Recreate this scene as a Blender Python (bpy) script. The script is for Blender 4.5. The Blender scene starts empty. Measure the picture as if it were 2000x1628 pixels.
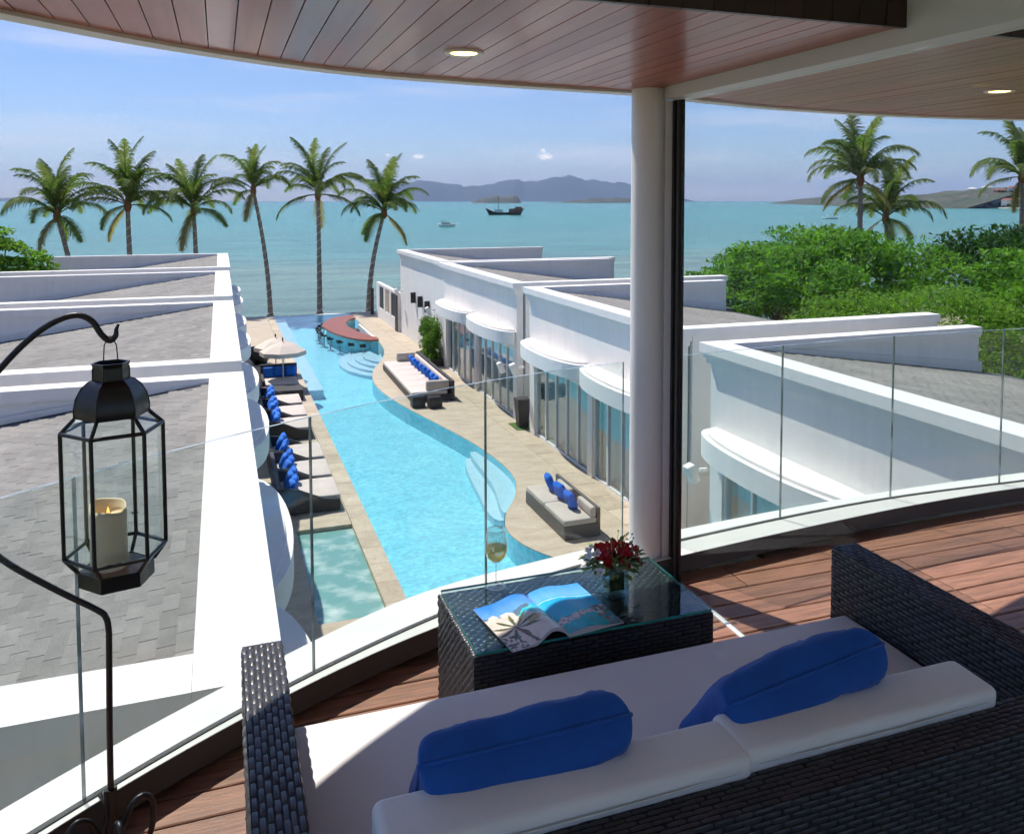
import bpy, bmesh, math, random
from mathutils import Vector, Matrix
from mathutils import noise as mnoise
rnd = random.Random(11)
S = bpy.context.scene
C = S.collection
R = math.radians

# ------------------------------------------------------------------ camera, sky, sun, exposure
cam_d = bpy.data.cameras.new('camera'); cam = bpy.data.objects.new('camera', cam_d); C.objects.link(cam)
cam.location = (0, 0, 1.85)
cam.rotation_euler = (math.pi/2 - .06, 0, -R(20.470))
cam_d.sensor_width = 36; cam_d.lens = 1690*36/2000
cam_d.shift_x = -.03; cam_d.shift_y = (392 + 1690*math.tan(.06) - 814)/2000
cam_d.clip_start = .05; cam_d.clip_end = 60000
S.camera = cam

SUN_EL = R(59.0)
SUN_AZ = Vector((-.43, .90, 0)).normalized()          # horizontal direction towards the sun
to_sun = Vector((SUN_AZ.x*math.cos(SUN_EL), SUN_AZ.y*math.cos(SUN_EL), math.sin(SUN_EL)))
sun_d = bpy.data.lights.new('sun', 'SUN'); sun = bpy.data.objects.new('sun', sun_d); C.objects.link(sun)
sun_d.energy = 3.2; sun_d.angle = R(.53); sun_d.color = (1, .95, .88)
sun.rotation_euler = to_sun.to_track_quat('Z', 'Y').to_euler()
sun.location = to_sun*60

W = bpy.data.worlds.new('World'); S.world = W; W.use_nodes = True
nt = W.node_tree; nt.nodes.clear()
def N(t, typ, **kw):
    n = t.nodes.new(typ)
    for k, v in kw.items(): setattr(n, k, v)
    return n
sky = N(nt, 'ShaderNodeTexSky', sky_type='NISHITA', sun_disc=False)
sky.sun_elevation = SUN_EL; sky.sun_rotation = math.atan2(SUN_AZ.x, SUN_AZ.y)
sky.air_density = 1.0; sky.dust_density = .25; sky.ozone_density = 3.0; sky.altitude = 0
bg = N(nt, 'ShaderNodeBackground'); bg.inputs['Strength'].default_value = .067
wo = N(nt, 'ShaderNodeOutputWorld'); nt.links.new(bg.outputs[0], wo.inputs[0])
tc = N(nt, 'ShaderNodeTexCoord')
mp = N(nt, 'ShaderNodeMapping'); mp.inputs['Scale'].default_value = (1.5, 1.5, 16)
nz = N(nt, 'ShaderNodeTexNoise'); nz.inputs['Scale'].default_value = 2.3; nz.inputs['Detail'].default_value = 6; nz.inputs['Roughness'].default_value = .55
nt.links.new(tc.outputs['Generated'], mp.inputs[0]); nt.links.new(mp.outputs[0], nz.inputs['Vector'])
cr = N(nt, 'ShaderNodeValToRGB'); cr.color_ramp.elements[0].position = .50; cr.color_ramp.elements[1].position = .80
cr.color_ramp.elements[1].color = (.55, .55, .55, 1)
nt.links.new(nz.outputs['Fac'], cr.inputs[0])
mix = N(nt, 'ShaderNodeMix', data_type='RGBA'); mix.inputs['B'].default_value = (8.8, 8.4, 9.0, 1)
nt.links.new(cr.outputs[0], mix.inputs['Factor'])
tint = N(nt, 'ShaderNodeMix', data_type='RGBA', blend_type='MULTIPLY'); tint.inputs['Factor'].default_value = 1; tint.inputs['B'].default_value = (.79,.87,1.12,1)
nt.links.new(sky.outputs[0], tint.inputs['A']); nt.links.new(tint.outputs['Result'], mix.inputs['A'])
last = mix.outputs['Result']
nz2 = N(nt, 'ShaderNodeTexNoise'); nz2.inputs['Scale'].default_value = 60; nz2.inputs['Detail'].default_value = 5
nt.links.new(tc.outputs['Generated'], nz2.inputs['Vector'])
for d, sz in (((.352, .936, .0505), (.0085, .0085, .0042)), ((.350, .9365, .0575), (.0035, .0035, .0032)), ((.214, .977, .0500), (.007, .007, .0030)), ((.180, .983, .0515), (.004, .004, .0020))):
    s1 = N(nt, 'ShaderNodeVectorMath', operation='SUBTRACT'); nt.links.new(tc.outputs['Generated'], s1.inputs[0]); s1.inputs[1].default_value = d
    s2 = N(nt, 'ShaderNodeVectorMath', operation='DIVIDE'); nt.links.new(s1.outputs[0], s2.inputs[0]); s2.inputs[1].default_value = sz
    s3 = N(nt, 'ShaderNodeVectorMath', operation='LENGTH'); nt.links.new(s2.outputs[0], s3.inputs[0])
    m1 = N(nt, 'ShaderNodeMath', operation='MULTIPLY_ADD'); nt.links.new(nz2.outputs['Fac'], m1.inputs[0]); m1.inputs[1].default_value = -1.6; nt.links.new(s3.outputs['Value'], m1.inputs[2])
    m2 = N(nt, 'ShaderNodeMapRange'); nt.links.new(m1.outputs[0], m2.inputs[0])
    m2.inputs['From Min'].default_value = .35; m2.inputs['From Max'].default_value = -.45; m2.inputs['To Min'].default_value = 0; m2.inputs['To Max'].default_value = .8
    mx = N(nt, 'ShaderNodeMix', data_type='RGBA'); mx.inputs['B'].default_value = (12, 11.4, 11, 1)
    nt.links.new(m2.outputs[0], mx.inputs['Factor']); nt.links.new(last, mx.inputs['A']); last = mx.outputs['Result']
nt.links.new(last, bg.inputs['Color'])

S.view_settings.view_transform = 'Standard'; S.view_settings.look = 'None'
S.view_settings.exposure = 0.78; S.view_settings.gamma = 1.0; S.view_settings.use_curve_mapping = False
S.render.engine = 'CYCLES'
S.cycles.use_denoising = True
S.cycles.use_adaptive_sampling = True; S.cycles.adaptive_threshold = .04; S.cycles.adaptive_min_samples = 12
S.cycles.max_bounces = 6; S.cycles.diffuse_bounces = 3; S.cycles.glossy_bounces = 3
S.cycles.transparent_max_bounces = 24; S.cycles.transmission_bounces = 6; S.cycles.volume_bounces = 0
S.cycles.caustics_reflective = False; S.cycles.caustics_refractive = False
S.cycles.sample_clamp_indirect = 6

# ------------------------------------------------------------------ mesh helpers
def offs(c, d):
    out = []
    for i, p in enumerate(c):
        a = c[max(i-1,0)]; b = c[min(i+1,len(c)-1)]; nrm = Vector((-(b.y-a.y), b.x-a.x, 0)).normalized(); out.append(p+nrm*d)
    return out
class MB:
    def __init__(s): s.v = []; s.f = []; s.m = []; s.sm = []
    def add(s, vs, fs, mi=0, smooth=False):
        o = len(s.v); s.v += [tuple(p) for p in vs]
        for f in fs: s.f.append(tuple(i+o for i in f)); s.m.append(mi); s.sm.append(smooth)
        return s
    def box(s, x0, x1, y0, y1, z0, z1, mi=0):
        return s.add([(x0,y0,z0),(x1,y0,z0),(x1,y1,z0),(x0,y1,z0),(x0,y0,z1),(x1,y0,z1),(x1,y1,z1),(x0,y1,z1)],
                     [(0,3,2,1),(4,5,6,7),(0,1,5,4),(1,2,6,5),(2,3,7,6),(3,0,4,7)], mi)
    def hexa(s, b, t, mi=0):                       # 4 bottom, 4 top corners
        return s.add(list(b)+list(t), [(0,3,2,1),(4,5,6,7),(0,1,5,4),(1,2,6,5),(2,3,7,6),(3,0,4,7)], mi)
    def prism(s, poly, z0, z1, mi=0, smooth=False):
        n = len(poly)
        s.add([(p[0],p[1],z0) for p in poly]+[(p[0],p[1],z1) for p in poly], [tuple(range(n-1,-1,-1)), tuple(range(n,2*n))], mi)
        s.add([(p[0],p[1],z0) for p in poly]+[(p[0],p[1],z1) for p in poly], [(i,(i+1)%n,n+(i+1)%n,n+i) for i in range(n)], mi, smooth)
        return s
    def strip(s, a, b, z0, z1, mi=0):              # solid between two polylines in plan
        n = len(a)
        for i in range(n-1):
            s.hexa([(a[i][0],a[i][1],z0),(a[i+1][0],a[i+1][1],z0),(b[i+1][0],b[i+1][1],z0),(b[i][0],b[i][1],z0)],
                   [(a[i][0],a[i][1],z1),(a[i+1][0],a[i+1][1],z1),(b[i+1][0],b[i+1][1],z1),(b[i][0],b[i][1],z1)], mi)
        return s
    def ribbon(s, a, b, z0, z1, mi=0):             # one closed solid (no inner caps)
        n = len(a); vs = []
        for i in range(n):
            vs += [(a[i][0],a[i][1],z0),(b[i][0],b[i][1],z0),(b[i][0],b[i][1],z1),(a[i][0],a[i][1],z1)]
        fs = []
        for i in range(n-1):
            o = 4*i
            for k in range(4): fs.append((o+k, o+(k+1)%4, o+4+(k+1)%4, o+4+k))
        fs += [(3,2,1,0), (4*n-4,4*n-3,4*n-2,4*n-1)]
        return s.add(vs, fs, mi)
    def tube(s, path, r, n=8, mi=0, closed=False):
        P = [Vector(p) for p in path]; m = len(P); vs = []; up = None
        for i, p in enumerate(P):
            if closed: t = P[(i+1)%m]-P[i-1]
            else: t = P[min(i+1,m-1)]-P[max(i-1,0)]
            t.normalize()
            if up is None:
                up = Vector((0,0,1)) if abs(t.z) < .9 else Vector((1,0,0))
            a = (up - t*up.dot(t)).normalized(); b = t.cross(a); up = a
            rr = r[i] if isinstance(r, (list, tuple)) else r
            vs += [p + (a*math.cos(2*math.pi*k/n)+b*math.sin(2*math.pi*k/n))*rr for k in range(n)]
        fs = []
        for i in range(m if closed else m-1):
            j = (i+1) % m
            fs += [(i*n+k, i*n+(k+1)%n, j*n+(k+1)%n, j*n+k) for k in range(n)]
        s.add(vs, fs, mi, True)
        if not closed:
            s.add(vs[:n], [tuple(range(n-1,-1,-1))], mi); s.add(vs[-n:], [tuple(range(n))], mi)
        return s
    def lathe(s, prof, n=20, c=(0,0,0), mi=0, smooth=True):
        vs = [(c[0]+r*math.cos(2*math.pi*k/n), c[1]+r*math.sin(2*math.pi*k/n), c[2]+z) for r, z in prof for k in range(n)]
        fs = [(i*n+k, i*n+(k+1)%n, (i+1)*n+(k+1)%n, (i+1)*n+k) for i in range(len(prof)-1) for k in range(n)]
        s.add(vs, fs, mi, smooth)
        if prof[0][0] > 1e-4: s.add(vs[:n], [tuple(range(n-1,-1,-1))], mi)
        if prof[-1][0] > 1e-4: s.add(vs[-n:], [tuple(range(n))], mi)
        return s
    def xform(s, M):
        s.v = [tuple(M @ Vector(p)) for p in s.v]; return s
    def mesh(s, name, mats):
        me = bpy.data.meshes.new(name); me.from_pydata(s.v, [], s.f)
        for m in (mats if isinstance(mats, (list, tuple)) else [mats]): me.materials.append(m)
        me.polygons.foreach_set('material_index', s.m); me.polygons.foreach_set('use_smooth', s.sm); me.update()
        return me
    def build(s, name, mats, parent=None, world=True):
        if parent is not None and world:
            o = wloc(parent)
            if o.length > 1e-9: s.v = [(p[0]-o.x, p[1]-o.y, p[2]-o.z) for p in s.v]
        return put(name, s.mesh(name, mats), parent)
def wloc(p):
    o = Vector()
    while p is not None: o += p.location; p = p.parent
    return o
def put(name, me, parent=None):
    ob = bpy.data.objects.new(name, me); C.objects.link(ob)
    if parent is not None: ob.parent = parent
    return ob
def tag(o, label, cat, group=None):
    o['label'] = label; o['category'] = cat
    if group: o['group'] = group
    return o
def thing(name, label, cat, group=None, loc=(0,0,0), rz=0):
    o = bpy.data.objects.new(name, None); C.objects.link(o); o.location = loc; o.rotation_euler = (0,0,rz); o.empty_display_size = .1
    return tag(o, label, cat, group)
def struct(o): o['kind'] = 'structure'; return o
def stuff(o): o['kind'] = 'stuff'; return o
def dup(o, parent=None, label=None, loc=None, rz=None):
    c = o.copy(); C.objects.link(c)
    if parent is not None: c.parent = parent
    if label: c['label'] = label
    if loc is not None: c.location = loc
    if rz is not None: c.rotation_euler = (0,0,rz)
    for ch in list(o.children): dup(ch, c)
    return c
def cr_spline(P, per=8, closed=False):
    P = [Vector((p[0], p[1], p[2] if len(p) > 2 else 0)) for p in P]; out = []; n = len(P)
    rng = range(n if closed else n-1)
    for i in rng:
        a, b, c, d = (P[(i-1) % n] if closed or i else P[0]*2-P[1]), P[i], P[(i+1) % n], (P[(i+2) % n] if closed or i+2 < n else P[-1]*2-P[-2])
        for k in range(per):
            t = k/per
            out.append(.5*((2*b)+(-a+c)*t+(2*a-5*b+4*c-d)*t*t+(-a+3*b-3*c+d)*t**3))
    if not closed: out.append(P[-1])
    return out
def rbox(w, d, h, r=.03, seg=3, puff=0.0):          # rounded cushion box, base centre at origin
    bm = bmesh.new(); bmesh.ops.create_cube(bm, size=1)
    for v in bm.verts: v.co = Vector((v.co.x*w, v.co.y*d, (v.co.z+.5)*h))
    bmesh.ops.bevel(bm, geom=list(bm.edges), offset=r, segments=seg, profile=.5, affect='EDGES')
    if puff:
        bmesh.ops.subdivide_edges(bm, edges=[e for e in bm.edges if e.calc_length() > .12], cuts=5, use_grid_fill=True)
        for v in bm.verts:
            x, y = 2*v.co.x/w, 2*v.co.y/d
            if v.co.z > h*.5: v.co.z += puff*(1-x*x)*(1-y*y) + .004*mnoise.noise(Vector((v.co.x*5, v.co.y*5, w)))
    mb = MB(); bm.verts.index_update()
    mb.add([v.co.copy() for v in bm.verts], [tuple(v.index for v in f.verts) for f in bm.faces], 0, True); bm.free()
    return mb
def pillow(w, h, t, n=16, seed=0, wr=.012, sq=0):         # square pillow in XZ plane, thickness along Y
    mb = MB(); 
    for side in (1, -1):
        vs = []; 
        for j in range(n+1):
            for i in range(n+1):
                u, v = 2*i/n-1, 2*j/n-1
                if sq: u, v = math.sin(math.pi/2*u), math.sin(math.pi/2*v)
                pin = 1-.10*(1-v*v); pin2 = 1-.10*(1-u*u)
                x = u*w/2*(1-.05*(1-v*v)*abs(u)**2); z = v*h/2*(1-.05*(1-u*u)*abs(v)**2)
                kc = 1-(.02 if sq else .075)*(abs(u)*abs(v))**5; x *= kc; z *= kc
                th = t/2*(((1-abs(u)**14)*(1-abs(v)**14))**.40*(.72+.28*(1-u*u)*(1-v*v)) if sq else ((1-abs(u)**4.5)*(1-abs(v)**4.5))**.6)
                ed = min(1, 4*(1-max(abs(u), abs(v))))
                th += ed*wr*mnoise.noise(Vector((x*9+seed, z*5, seed*3.1+side)))
                # creases from the corners
                th -= ed*wr*.7*abs(mnoise.noise(Vector((u*2.2+seed, v*7+u*4, 5.+side))))
                vs.append((x, side*th, z+h/2))
        fs = []
        for j in range(n):
            for i in range(n):
                q = (j*(n+1)+i, j*(n+1)+i+1, (j+1)*(n+1)+i+1, (j+1)*(n+1)+i)
                fs.append(q if side < 0 else q[::-1])
        mb.add(vs, fs, 0, True)
    # piping
    path = []
    for (u0, v0, u1, v1) in ((-1,-1,1,-1),(1,-1,1,1),(1,1,-1,1),(-1,1,-1,-1)):
        for k in range(6):
            u = u0+(u1-u0)*k/6; v = v0+(v1-v0)*k/6
            kc = 1-(.02 if sq else .075)*(abs(u)*abs(v))**5; path.append((kc*u*w/2*(1-.05*(1-v*v)), 0, kc*v*h/2*(1-.05*(1-u*u))+h/2))
    mb.tube(path, .0055, 5, closed=True)
    return mb

# ------------------------------------------------------------------ materials
def mat(name, col, rough=.6, metal=0, spec=.5, col2=None, nscale=3, ndetail=5, stretch=(1,1,1), ramp=(.35,.65), bump=0, bscale=40, rand=0, island=0, sheen=0, coat=0, coords='Object', fine=None, sub=0, trans=0):
    m = bpy.data.materials.new(name); m.use_nodes = True; t = m.node_tree; p = t.nodes['Principled BSDF']
    p.inputs['Base Color'].default_value = (*col, 1); p.inputs['Roughness'].default_value = rough; p.inputs['Metallic'].default_value = metal
    p.inputs['Specular IOR Level'].default_value = spec; p.inputs['Coat Weight'].default_value = coat; p.inputs['Coat Roughness'].default_value = .08
    p.inputs['Sheen Weight'].default_value = sheen
    if sub: p.inputs['Subsurface Weight'].default_value = sub; p.inputs['Subsurface Radius'].default_value = (.02,.012,.006)
    tcn = N(t, 'ShaderNodeTexCoord'); out = None
    mpn = N(t, 'ShaderNodeMapping'); mpn.inputs['Scale'].default_value = stretch; t.links.new(tcn.outputs[coords], mpn.inputs[0])
    if rand:
        oi = N(t, 'ShaderNodeObjectInfo'); ad = N(t, 'ShaderNodeVectorMath', operation='MULTIPLY_ADD')
        cmb = N(t, 'ShaderNodeCombineXYZ')
        for k in range(3): t.links.new(oi.outputs['Random'], cmb.inputs[k])
        ad.inputs[1].default_value = (57, 31, 13); t.links.new(cmb.outputs[0], ad.inputs[0]); t.links.new(mpn.outputs[0], ad.inputs[2]); vec = ad.outputs[0]
    else: vec = mpn.outputs[0]
    if col2:
        n = N(t, 'ShaderNodeTexNoise'); n.inputs['Scale'].default_value = nscale; n.inputs['Detail'].default_value = ndetail; t.links.new(vec, n.inputs['Vector'])
        mr = N(t, 'ShaderNodeMapRange'); mr.inputs['From Min'].default_value = ramp[0]; mr.inputs['From Max'].default_value = ramp[1]; t.links.new(n.outputs['Fac'], mr.inputs[0])
        mx = N(t, 'ShaderNodeMix', data_type='RGBA'); mx.inputs['A'].default_value = (*col,1); mx.inputs['B'].default_value = (*col2,1)
        t.links.new(mr.outputs[0], mx.inputs['Factor']); out = mx.outputs['Result']
    if fine:
        n3 = N(t, 'ShaderNodeTexNoise'); n3.inputs['Scale'].default_value = fine[0]; n3.inputs['Detail'].default_value = 3; t.links.new(vec, n3.inputs['Vector'])
        r3 = N(t, 'ShaderNodeMapRange'); r3.inputs['From Min'].default_value = .3; r3.inputs['From Max'].default_value = .7; r3.inputs['To Min'].default_value = 1-fine[1]; r3.inputs['To Max'].default_value = 1+fine[1]; t.links.new(n3.outputs['Fac'], r3.inputs[0])
        h3 = N(t, 'ShaderNodeHueSaturation'); h3.inputs['Color'].default_value = (*col,1); t.links.new(r3.outputs[0], h3.inputs['Value'])
        if out: t.links.new(out, h3.inputs['Color'])
        out = h3.outputs[0]
    if rand or island:
        hs = N(t, 'ShaderNodeHueSaturation'); hs.inputs['Color'].default_value = (*col,1)
        if out: t.links.new(out, hs.inputs['Color'])
        src = N(t, 'ShaderNodeNewGeometry').outputs['Random Per Island'] if island else oi.outputs['Random']
        a = island or rand
        r = N(t, 'ShaderNodeMapRange'); r.inputs['To Min'].default_value = 1-a; r.inputs['To Max'].default_value = 1+a; t.links.new(src, r.inputs[0]); t.links.new(r.outputs[0], hs.inputs['Value'])
        out = hs.outputs[0]
    if out: t.links.new(out, p.inputs['Base Color'])
    if bump:
        n2 = N(t, 'ShaderNodeTexNoise'); n2.inputs['Scale'].default_value = bscale; n2.inputs['Detail'].default_value = 4; t.links.new(vec, n2.inputs['Vector'])
        b = N(t, 'ShaderNodeBump'); b.inputs['Strength'].default_value = bump; b.inputs['Distance'].default_value = .01; t.links.new(n2.outputs['Fac'], b.inputs['Height']); t.links.new(b.outputs[0], p.inputs['Normal'])
    if trans:
        tl = N(t, 'ShaderNodeBsdfTranslucent'); ms = N(t, 'ShaderNodeMixShader'); ms.inputs[0].default_value = trans; tl.inputs[0].default_value = (*col,1)
        if out:
            gm = N(t, 'ShaderNodeMix', data_type='RGBA', blend_type='MULTIPLY'); gm.inputs['Factor'].default_value = 1; gm.inputs['B'].default_value = (1.2,1.45,.75,1)
            t.links.new(out, gm.inputs['A']); t.links.new(gm.outputs['Result'], tl.inputs[0])
        t.links.new(p.outputs[0], ms.inputs[1]); t.links.new(tl.outputs[0], ms.inputs[2]); t.links.new(ms.outputs[0], t.nodes['Material Output'].inputs[0])
    return m
def glass(name, tint=(.95,.98,.97), ior=1.45, rough=0, bump=None, gcol=(1,1,1)):
    m = bpy.data.materials.new(name); m.use_nodes = True; t = m.node_tree; t.nodes.clear()
    o = N(t, 'ShaderNodeOutputMaterial'); mx = N(t, 'ShaderNodeMixShader'); tr = N(t, 'ShaderNodeBsdfTransparent'); gl = N(t, 'ShaderNodeBsdfGlossy'); fr = N(t, 'ShaderNodeFresnel')
    tr.inputs[0].default_value = (*tint,1); gl.inputs['Roughness'].default_value = rough; gl.inputs['Color'].default_value = (*gcol,1); ge = N(t, 'ShaderNodeNewGeometry'); mi_ = N(t, 'ShaderNodeMapRange'); mi_.inputs['To Min'].default_value = ior; mi_.inputs['To Max'].default_value = 1/ior
    t.links.new(ge.outputs['Backfacing'], mi_.inputs[0]); t.links.new(mi_.outputs[0], fr.inputs['IOR'])
    t.links.new(fr.outputs[0], mx.inputs[0]); t.links.new(tr.outputs[0], mx.inputs[1]); t.links.new(gl.outputs[0], mx.inputs[2]); t.links.new(mx.outputs[0], o.inputs[0])
    if bump:
        tcn = N(t, 'ShaderNodeTexCoord'); n2 = N(t, 'ShaderNodeTexNoise'); n2.inputs['Scale'].default_value = bump[0]; n2.inputs['Detail'].default_value = 3; t.links.new(tcn.outputs['Object'], n2.inputs['Vector'])
        b = N(t, 'ShaderNodeBump'); b.inputs['Strength'].default_value = bump[1]; b.inputs['Distance'].default_value = .03; t.links.new(n2.outputs['Fac'], b.inputs['Height'])
        t.links.new(b.outputs[0], gl.inputs['Normal']); t.links.new(b.outputs[0], fr.inputs['Normal'])
    return m
def emit(name, col, st):
    m = bpy.data.materials.new(name); m.use_nodes = True; p = m.node_tree.nodes['Principled BSDF']
    p.inputs['Base Color'].default_value = (*col,1); p.inputs['Emission Color'].default_value = (*col,1); p.inputs['Emission Strength'].default_value = st
    return m

m_white = mat('white_render', (.82,.79,.752), .75, col2=(.74,.71,.675), nscale=.9, ramp=(.5,.9), stretch=(2.2,2.2,.35), bump=.12, bscale=60, fine=(3,.025))
m_kerb = mat('kerb_paint', (.80,.79,.74), .6, col2=(.66,.67,.64), nscale=1.6, ramp=(.45,.8), bump=.1, bscale=50)
m_kerbside = mat('kerb_face_shade', (.055,.056,.056), .7, bump=.1, bscale=60)  # shade on the kerb's inner face, put into a dark colour
m_column = mat('satin_white_paint', (.84,.84,.83), .35, col2=(.81,.81,.80), nscale=2)
m_grey = mat('grey_paint', (.66,.66,.64), .45)
m_black = mat('black_frame', (.012,.012,.012), .3)
m_track = mat('track_white', (.8,.8,.8), .35)
m_deck = mat('decking_wood', (.42,.20,.125), .45, col2=(.25,.13,.085), nscale=2.2, stretch=(1.3,16,16), ramp=(.34,.68), bump=.25, bscale=14, rand=.22, fine=(5,.22))
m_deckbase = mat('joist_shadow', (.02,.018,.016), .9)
m_ceil = mat('varnished_board', (.46,.125,.088), .28, col2=(.35,.093,.065), nscale=1.6, stretch=(16,1.2,16), ramp=(.35,.7), bump=.10, bscale=30, rand=.12, coat=.22, spec=.2)
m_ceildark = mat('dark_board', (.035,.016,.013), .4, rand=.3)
m_fascia = mat('fascia_paint', (.78,.765,.73), .6)
m_shingle = mat('asphalt_shingle', (.215,.203,.183), .9, col2=(.28,.265,.24), nscale=2.2, bump=.5, bscale=220, rand=.10, fine=(150,.25))
m_shingle_i = mat('asphalt_shingle_field', (.215,.203,.183), .9, col2=(.28,.265,.24), nscale=1.2, bump=.4, bscale=160, island=.10, fine=(90,.25))
m_roofbase = mat('roof_felt', (.13,.13,.13), .9)
m_flash = mat('dark_flashing', (.05,.05,.05), .7)
m_stone = mat('beige_stone', (.50,.42,.315), .7, col2=(.40,.325,.235), nscale=1.3, ramp=(.4,.72), stretch=(1,2.2,1), bump=.2, bscale=20, fine=(11,.12))
m_coping = mat('coping_stone', (.53,.445,.335), .65, col2=(.43,.35,.25), nscale=1.5, bump=.2, bscale=25, rand=.08, fine=(14,.1))
m_pooltile = mat('pool_mosaic_ripple_light', (.20,.60,.72), .5, col2=(.27,.68,.78), nscale=1.2, ramp=(.3,.7), fine=(8,.20))  # fine noise paints the water's rippled light into the tile colour
m_steptile = mat('pale_pool_tile', (.50,.68,.75), .5, col2=(.44,.64,.73), nscale=3, fine=(20,.1))
m_wicker = mat('black_wicker', (.036,.036,.042), .36, spec=.6, col2=(.055,.055,.062), nscale=30)
m_wickbase = mat('wicker_core', (.008,.008,.009), .7)
m_dwick = mat('dark_rattan', (.045,.043,.045), .55, bump=.6, bscale=45, col2=(.025,.025,.027), nscale=30)
m_gwick = mat('grey_rattan', (.10,.10,.095), .6, bump=.5, bscale=45)
m_cush = mat('stone_grey_canvas', (.80,.775,.765), .85, col2=(.76,.735,.73), nscale=3, bump=.08, bscale=300, sheen=.15)
m_cush2 = mat('back_cushion_vinyl', (.82,.795,.77), .55, col2=(.77,.75,.725), nscale=4, bump=.06, bscale=200)
m_lcush = mat('cream_canvas', (.66,.575,.52), .85, col2=(.60,.52,.47), nscale=2)
m_gcush = mat('oatmeal_canvas', (.52,.465,.40), .85, col2=(.47,.42,.36), nscale=3)
m_blue = mat('royal_blue_canvas', (.003,.095,.42), .8, col2=(.002,.07,.33), nscale=6, bump=.35, bscale=16, sheen=.1)
m_blue2 = mat('bright_blue_canvas', (.008,.15,.66), .8, rand=.12)
m_glass = glass('railing_glass', (.93,.965,.955), 1.42)
m_gedge = mat('glass_edge', (.16,.22,.21), .12, spec=.8, col2=(.42,.48,.47), nscale=9, ramp=(.45,.6))
m_doorpane = glass('door_glass', (.88,.95,.97), 1.5)
m_slide = glass('sliding_pane', (.965,.98,.975), 1.12)
m_tglass = glass('table_glass', (.80,.90,.88), 1.5)
m_tedge = mat('green_glass_edge', (.03,.36,.29), .15, spec=.7)
m_lglass = glass('lantern_glass', (.90,.95,.95), 1.5)
m_vase = glass('vase_glass', (.88,.95,.92), 1.8)
m_wglass = glass('wine_glass', (.90,.92,.92), 1.85)
m_wine = glass('white_wine', (.92,.74,.44), 1.33)
_t = m_wine.node_tree; _o = [n for n in _t.nodes if n.type == 'OUTPUT_MATERIAL'][0]; _src = _o.inputs[0].links[0].from_socket
_d = N(_t, 'ShaderNodeBsdfTranslucent'); _d.inputs[0].default_value = (.86,.82,.46,1); _m = N(_t, 'ShaderNodeMixShader'); _m.inputs[0].default_value = .42
_t.links.new(_src, _m.inputs[1]); _t.links.new(_d.outputs[0], _m.inputs[2]); _t.links.new(_m.outputs[0], _o.inputs[0])
m_water = glass('pool_water', (.86,.97,.98), 1.33, .03, bump=(8,.6))
m_spa = mat('spa_water', (.17,.36,.33), .12, col2=(.55,.66,.62), nscale=1.9, ramp=(.46,.74), bump=.9, bscale=6, ndetail=9)
m_iron = mat('black_iron', (.008,.007,.006), .42, bump=.15, bscale=60)
m_lmetal = mat('lantern_metal', (.009,.008,.008), .3, bump=.1, bscale=40)
m_wax = mat('candle_wax', (.84,.70,.44), .45, sub=.3, col2=(.88,.78,.56), nscale=8)
m_flame = emit('flame', (1,.42,.08), 1.6)
m_lamp = emit('lamp_lens', (1,.82,.36), 1.5)
m_chrome = mat('brushed_steel', (.6,.6,.6), .25, metal=1)
m_curtain = mat('sheer_curtain', (.80,.84,.85), .9, col2=(.66,.73,.76), nscale=2, stretch=(1,9,.3), trans=.3)
m_frame = mat('door_frame_white', (.82,.82,.82), .4)
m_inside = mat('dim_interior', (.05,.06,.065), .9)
m_hedge = mat('hedge_leaf', (.07,.15,.018), .6, spec=.2, col2=(.11,.20,.03), nscale=4, island=.35, trans=.45)
m_leaf = mat('tree_leaf', (.085,.20,.02), .55, spec=.2, col2=(.14,.28,.03), nscale=.5, ramp=(.35,.65), island=.4, trans=.45)
m_leaf2 = mat('bright_leaf', (.13,.26,.03), .55, spec=.2, col2=(.18,.30,.04), nscale=.5, island=.35, trans=.45)
m_leaf3 = mat('dark_leaf', (.03,.075,.014), .55, spec=.2, island=.35, trans=.45)
m_palm = mat('palm_leaf', (.10,.15,.04), .75, spec=.12, col2=(.19,.20,.075), nscale=.9, ramp=(.4,.7), island=.35, trans=.45)
m_palmdry = mat('dry_palm_leaf', (.26,.20,.085), .8, island=.3, trans=.45)
m_trunk = mat('palm_trunk', (.30,.25,.21), .85, col2=(.19,.155,.125), nscale=3, stretch=(1,1,6), bump=.6, bscale=8)
m_bark = mat('bark', (.10,.075,.05), .9, bump=.5, bscale=12)
m_husk = mat('palm_husk', (.20,.085,.03), .8, bump=.5, bscale=20)
m_rope = mat('light_string', (.75,.74,.70), .6)
m_canvas = mat('umbrella_canvas', (.66,.57,.49), .8)
m_redwood = mat('red_timber', (.33,.10,.05), .4, col2=(.26,.07,.035), nscale=4, stretch=(1,4,1))
m_dkwood = mat('dark_timber', (.045,.02,.014), .5)
m_grass = mat('lawn', (.05,.11,.015), .9, col2=(.08,.14,.02), nscale=9)
m_land = mat('sandy_ground', (.30,.25,.17), .95, col2=(.10,.13,.05), nscale=.12, ramp=(.4,.6))
m_hill = mat('hillside_scrub', (.045,.062,.035), .95, col2=(.10,.09,.065), nscale=.02, ndetail=8, ramp=(.4,.68), fine=(.12,.4))
m_sand = mat('sand', (.62,.56,.46), .9)
m_mount = mat('forest_mountain', (.035,.06,.035), .95, col2=(.055,.075,.045), nscale=.002)
m_tile = mat('clay_roof', (.27,.105,.07), .85)
m_print = bpy.data.materials.new('printed_page'); m_print.use_nodes = True
_p = m_print.node_tree.nodes['Principled BSDF']; _p.inputs['Roughness'].default_value = .22
_a = N(m_print.node_tree, 'ShaderNodeVertexColor'); _a.layer_name = 'print'; m_print.node_tree.links.new(_a.outputs[0], _p.inputs['Base Color'])
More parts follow.
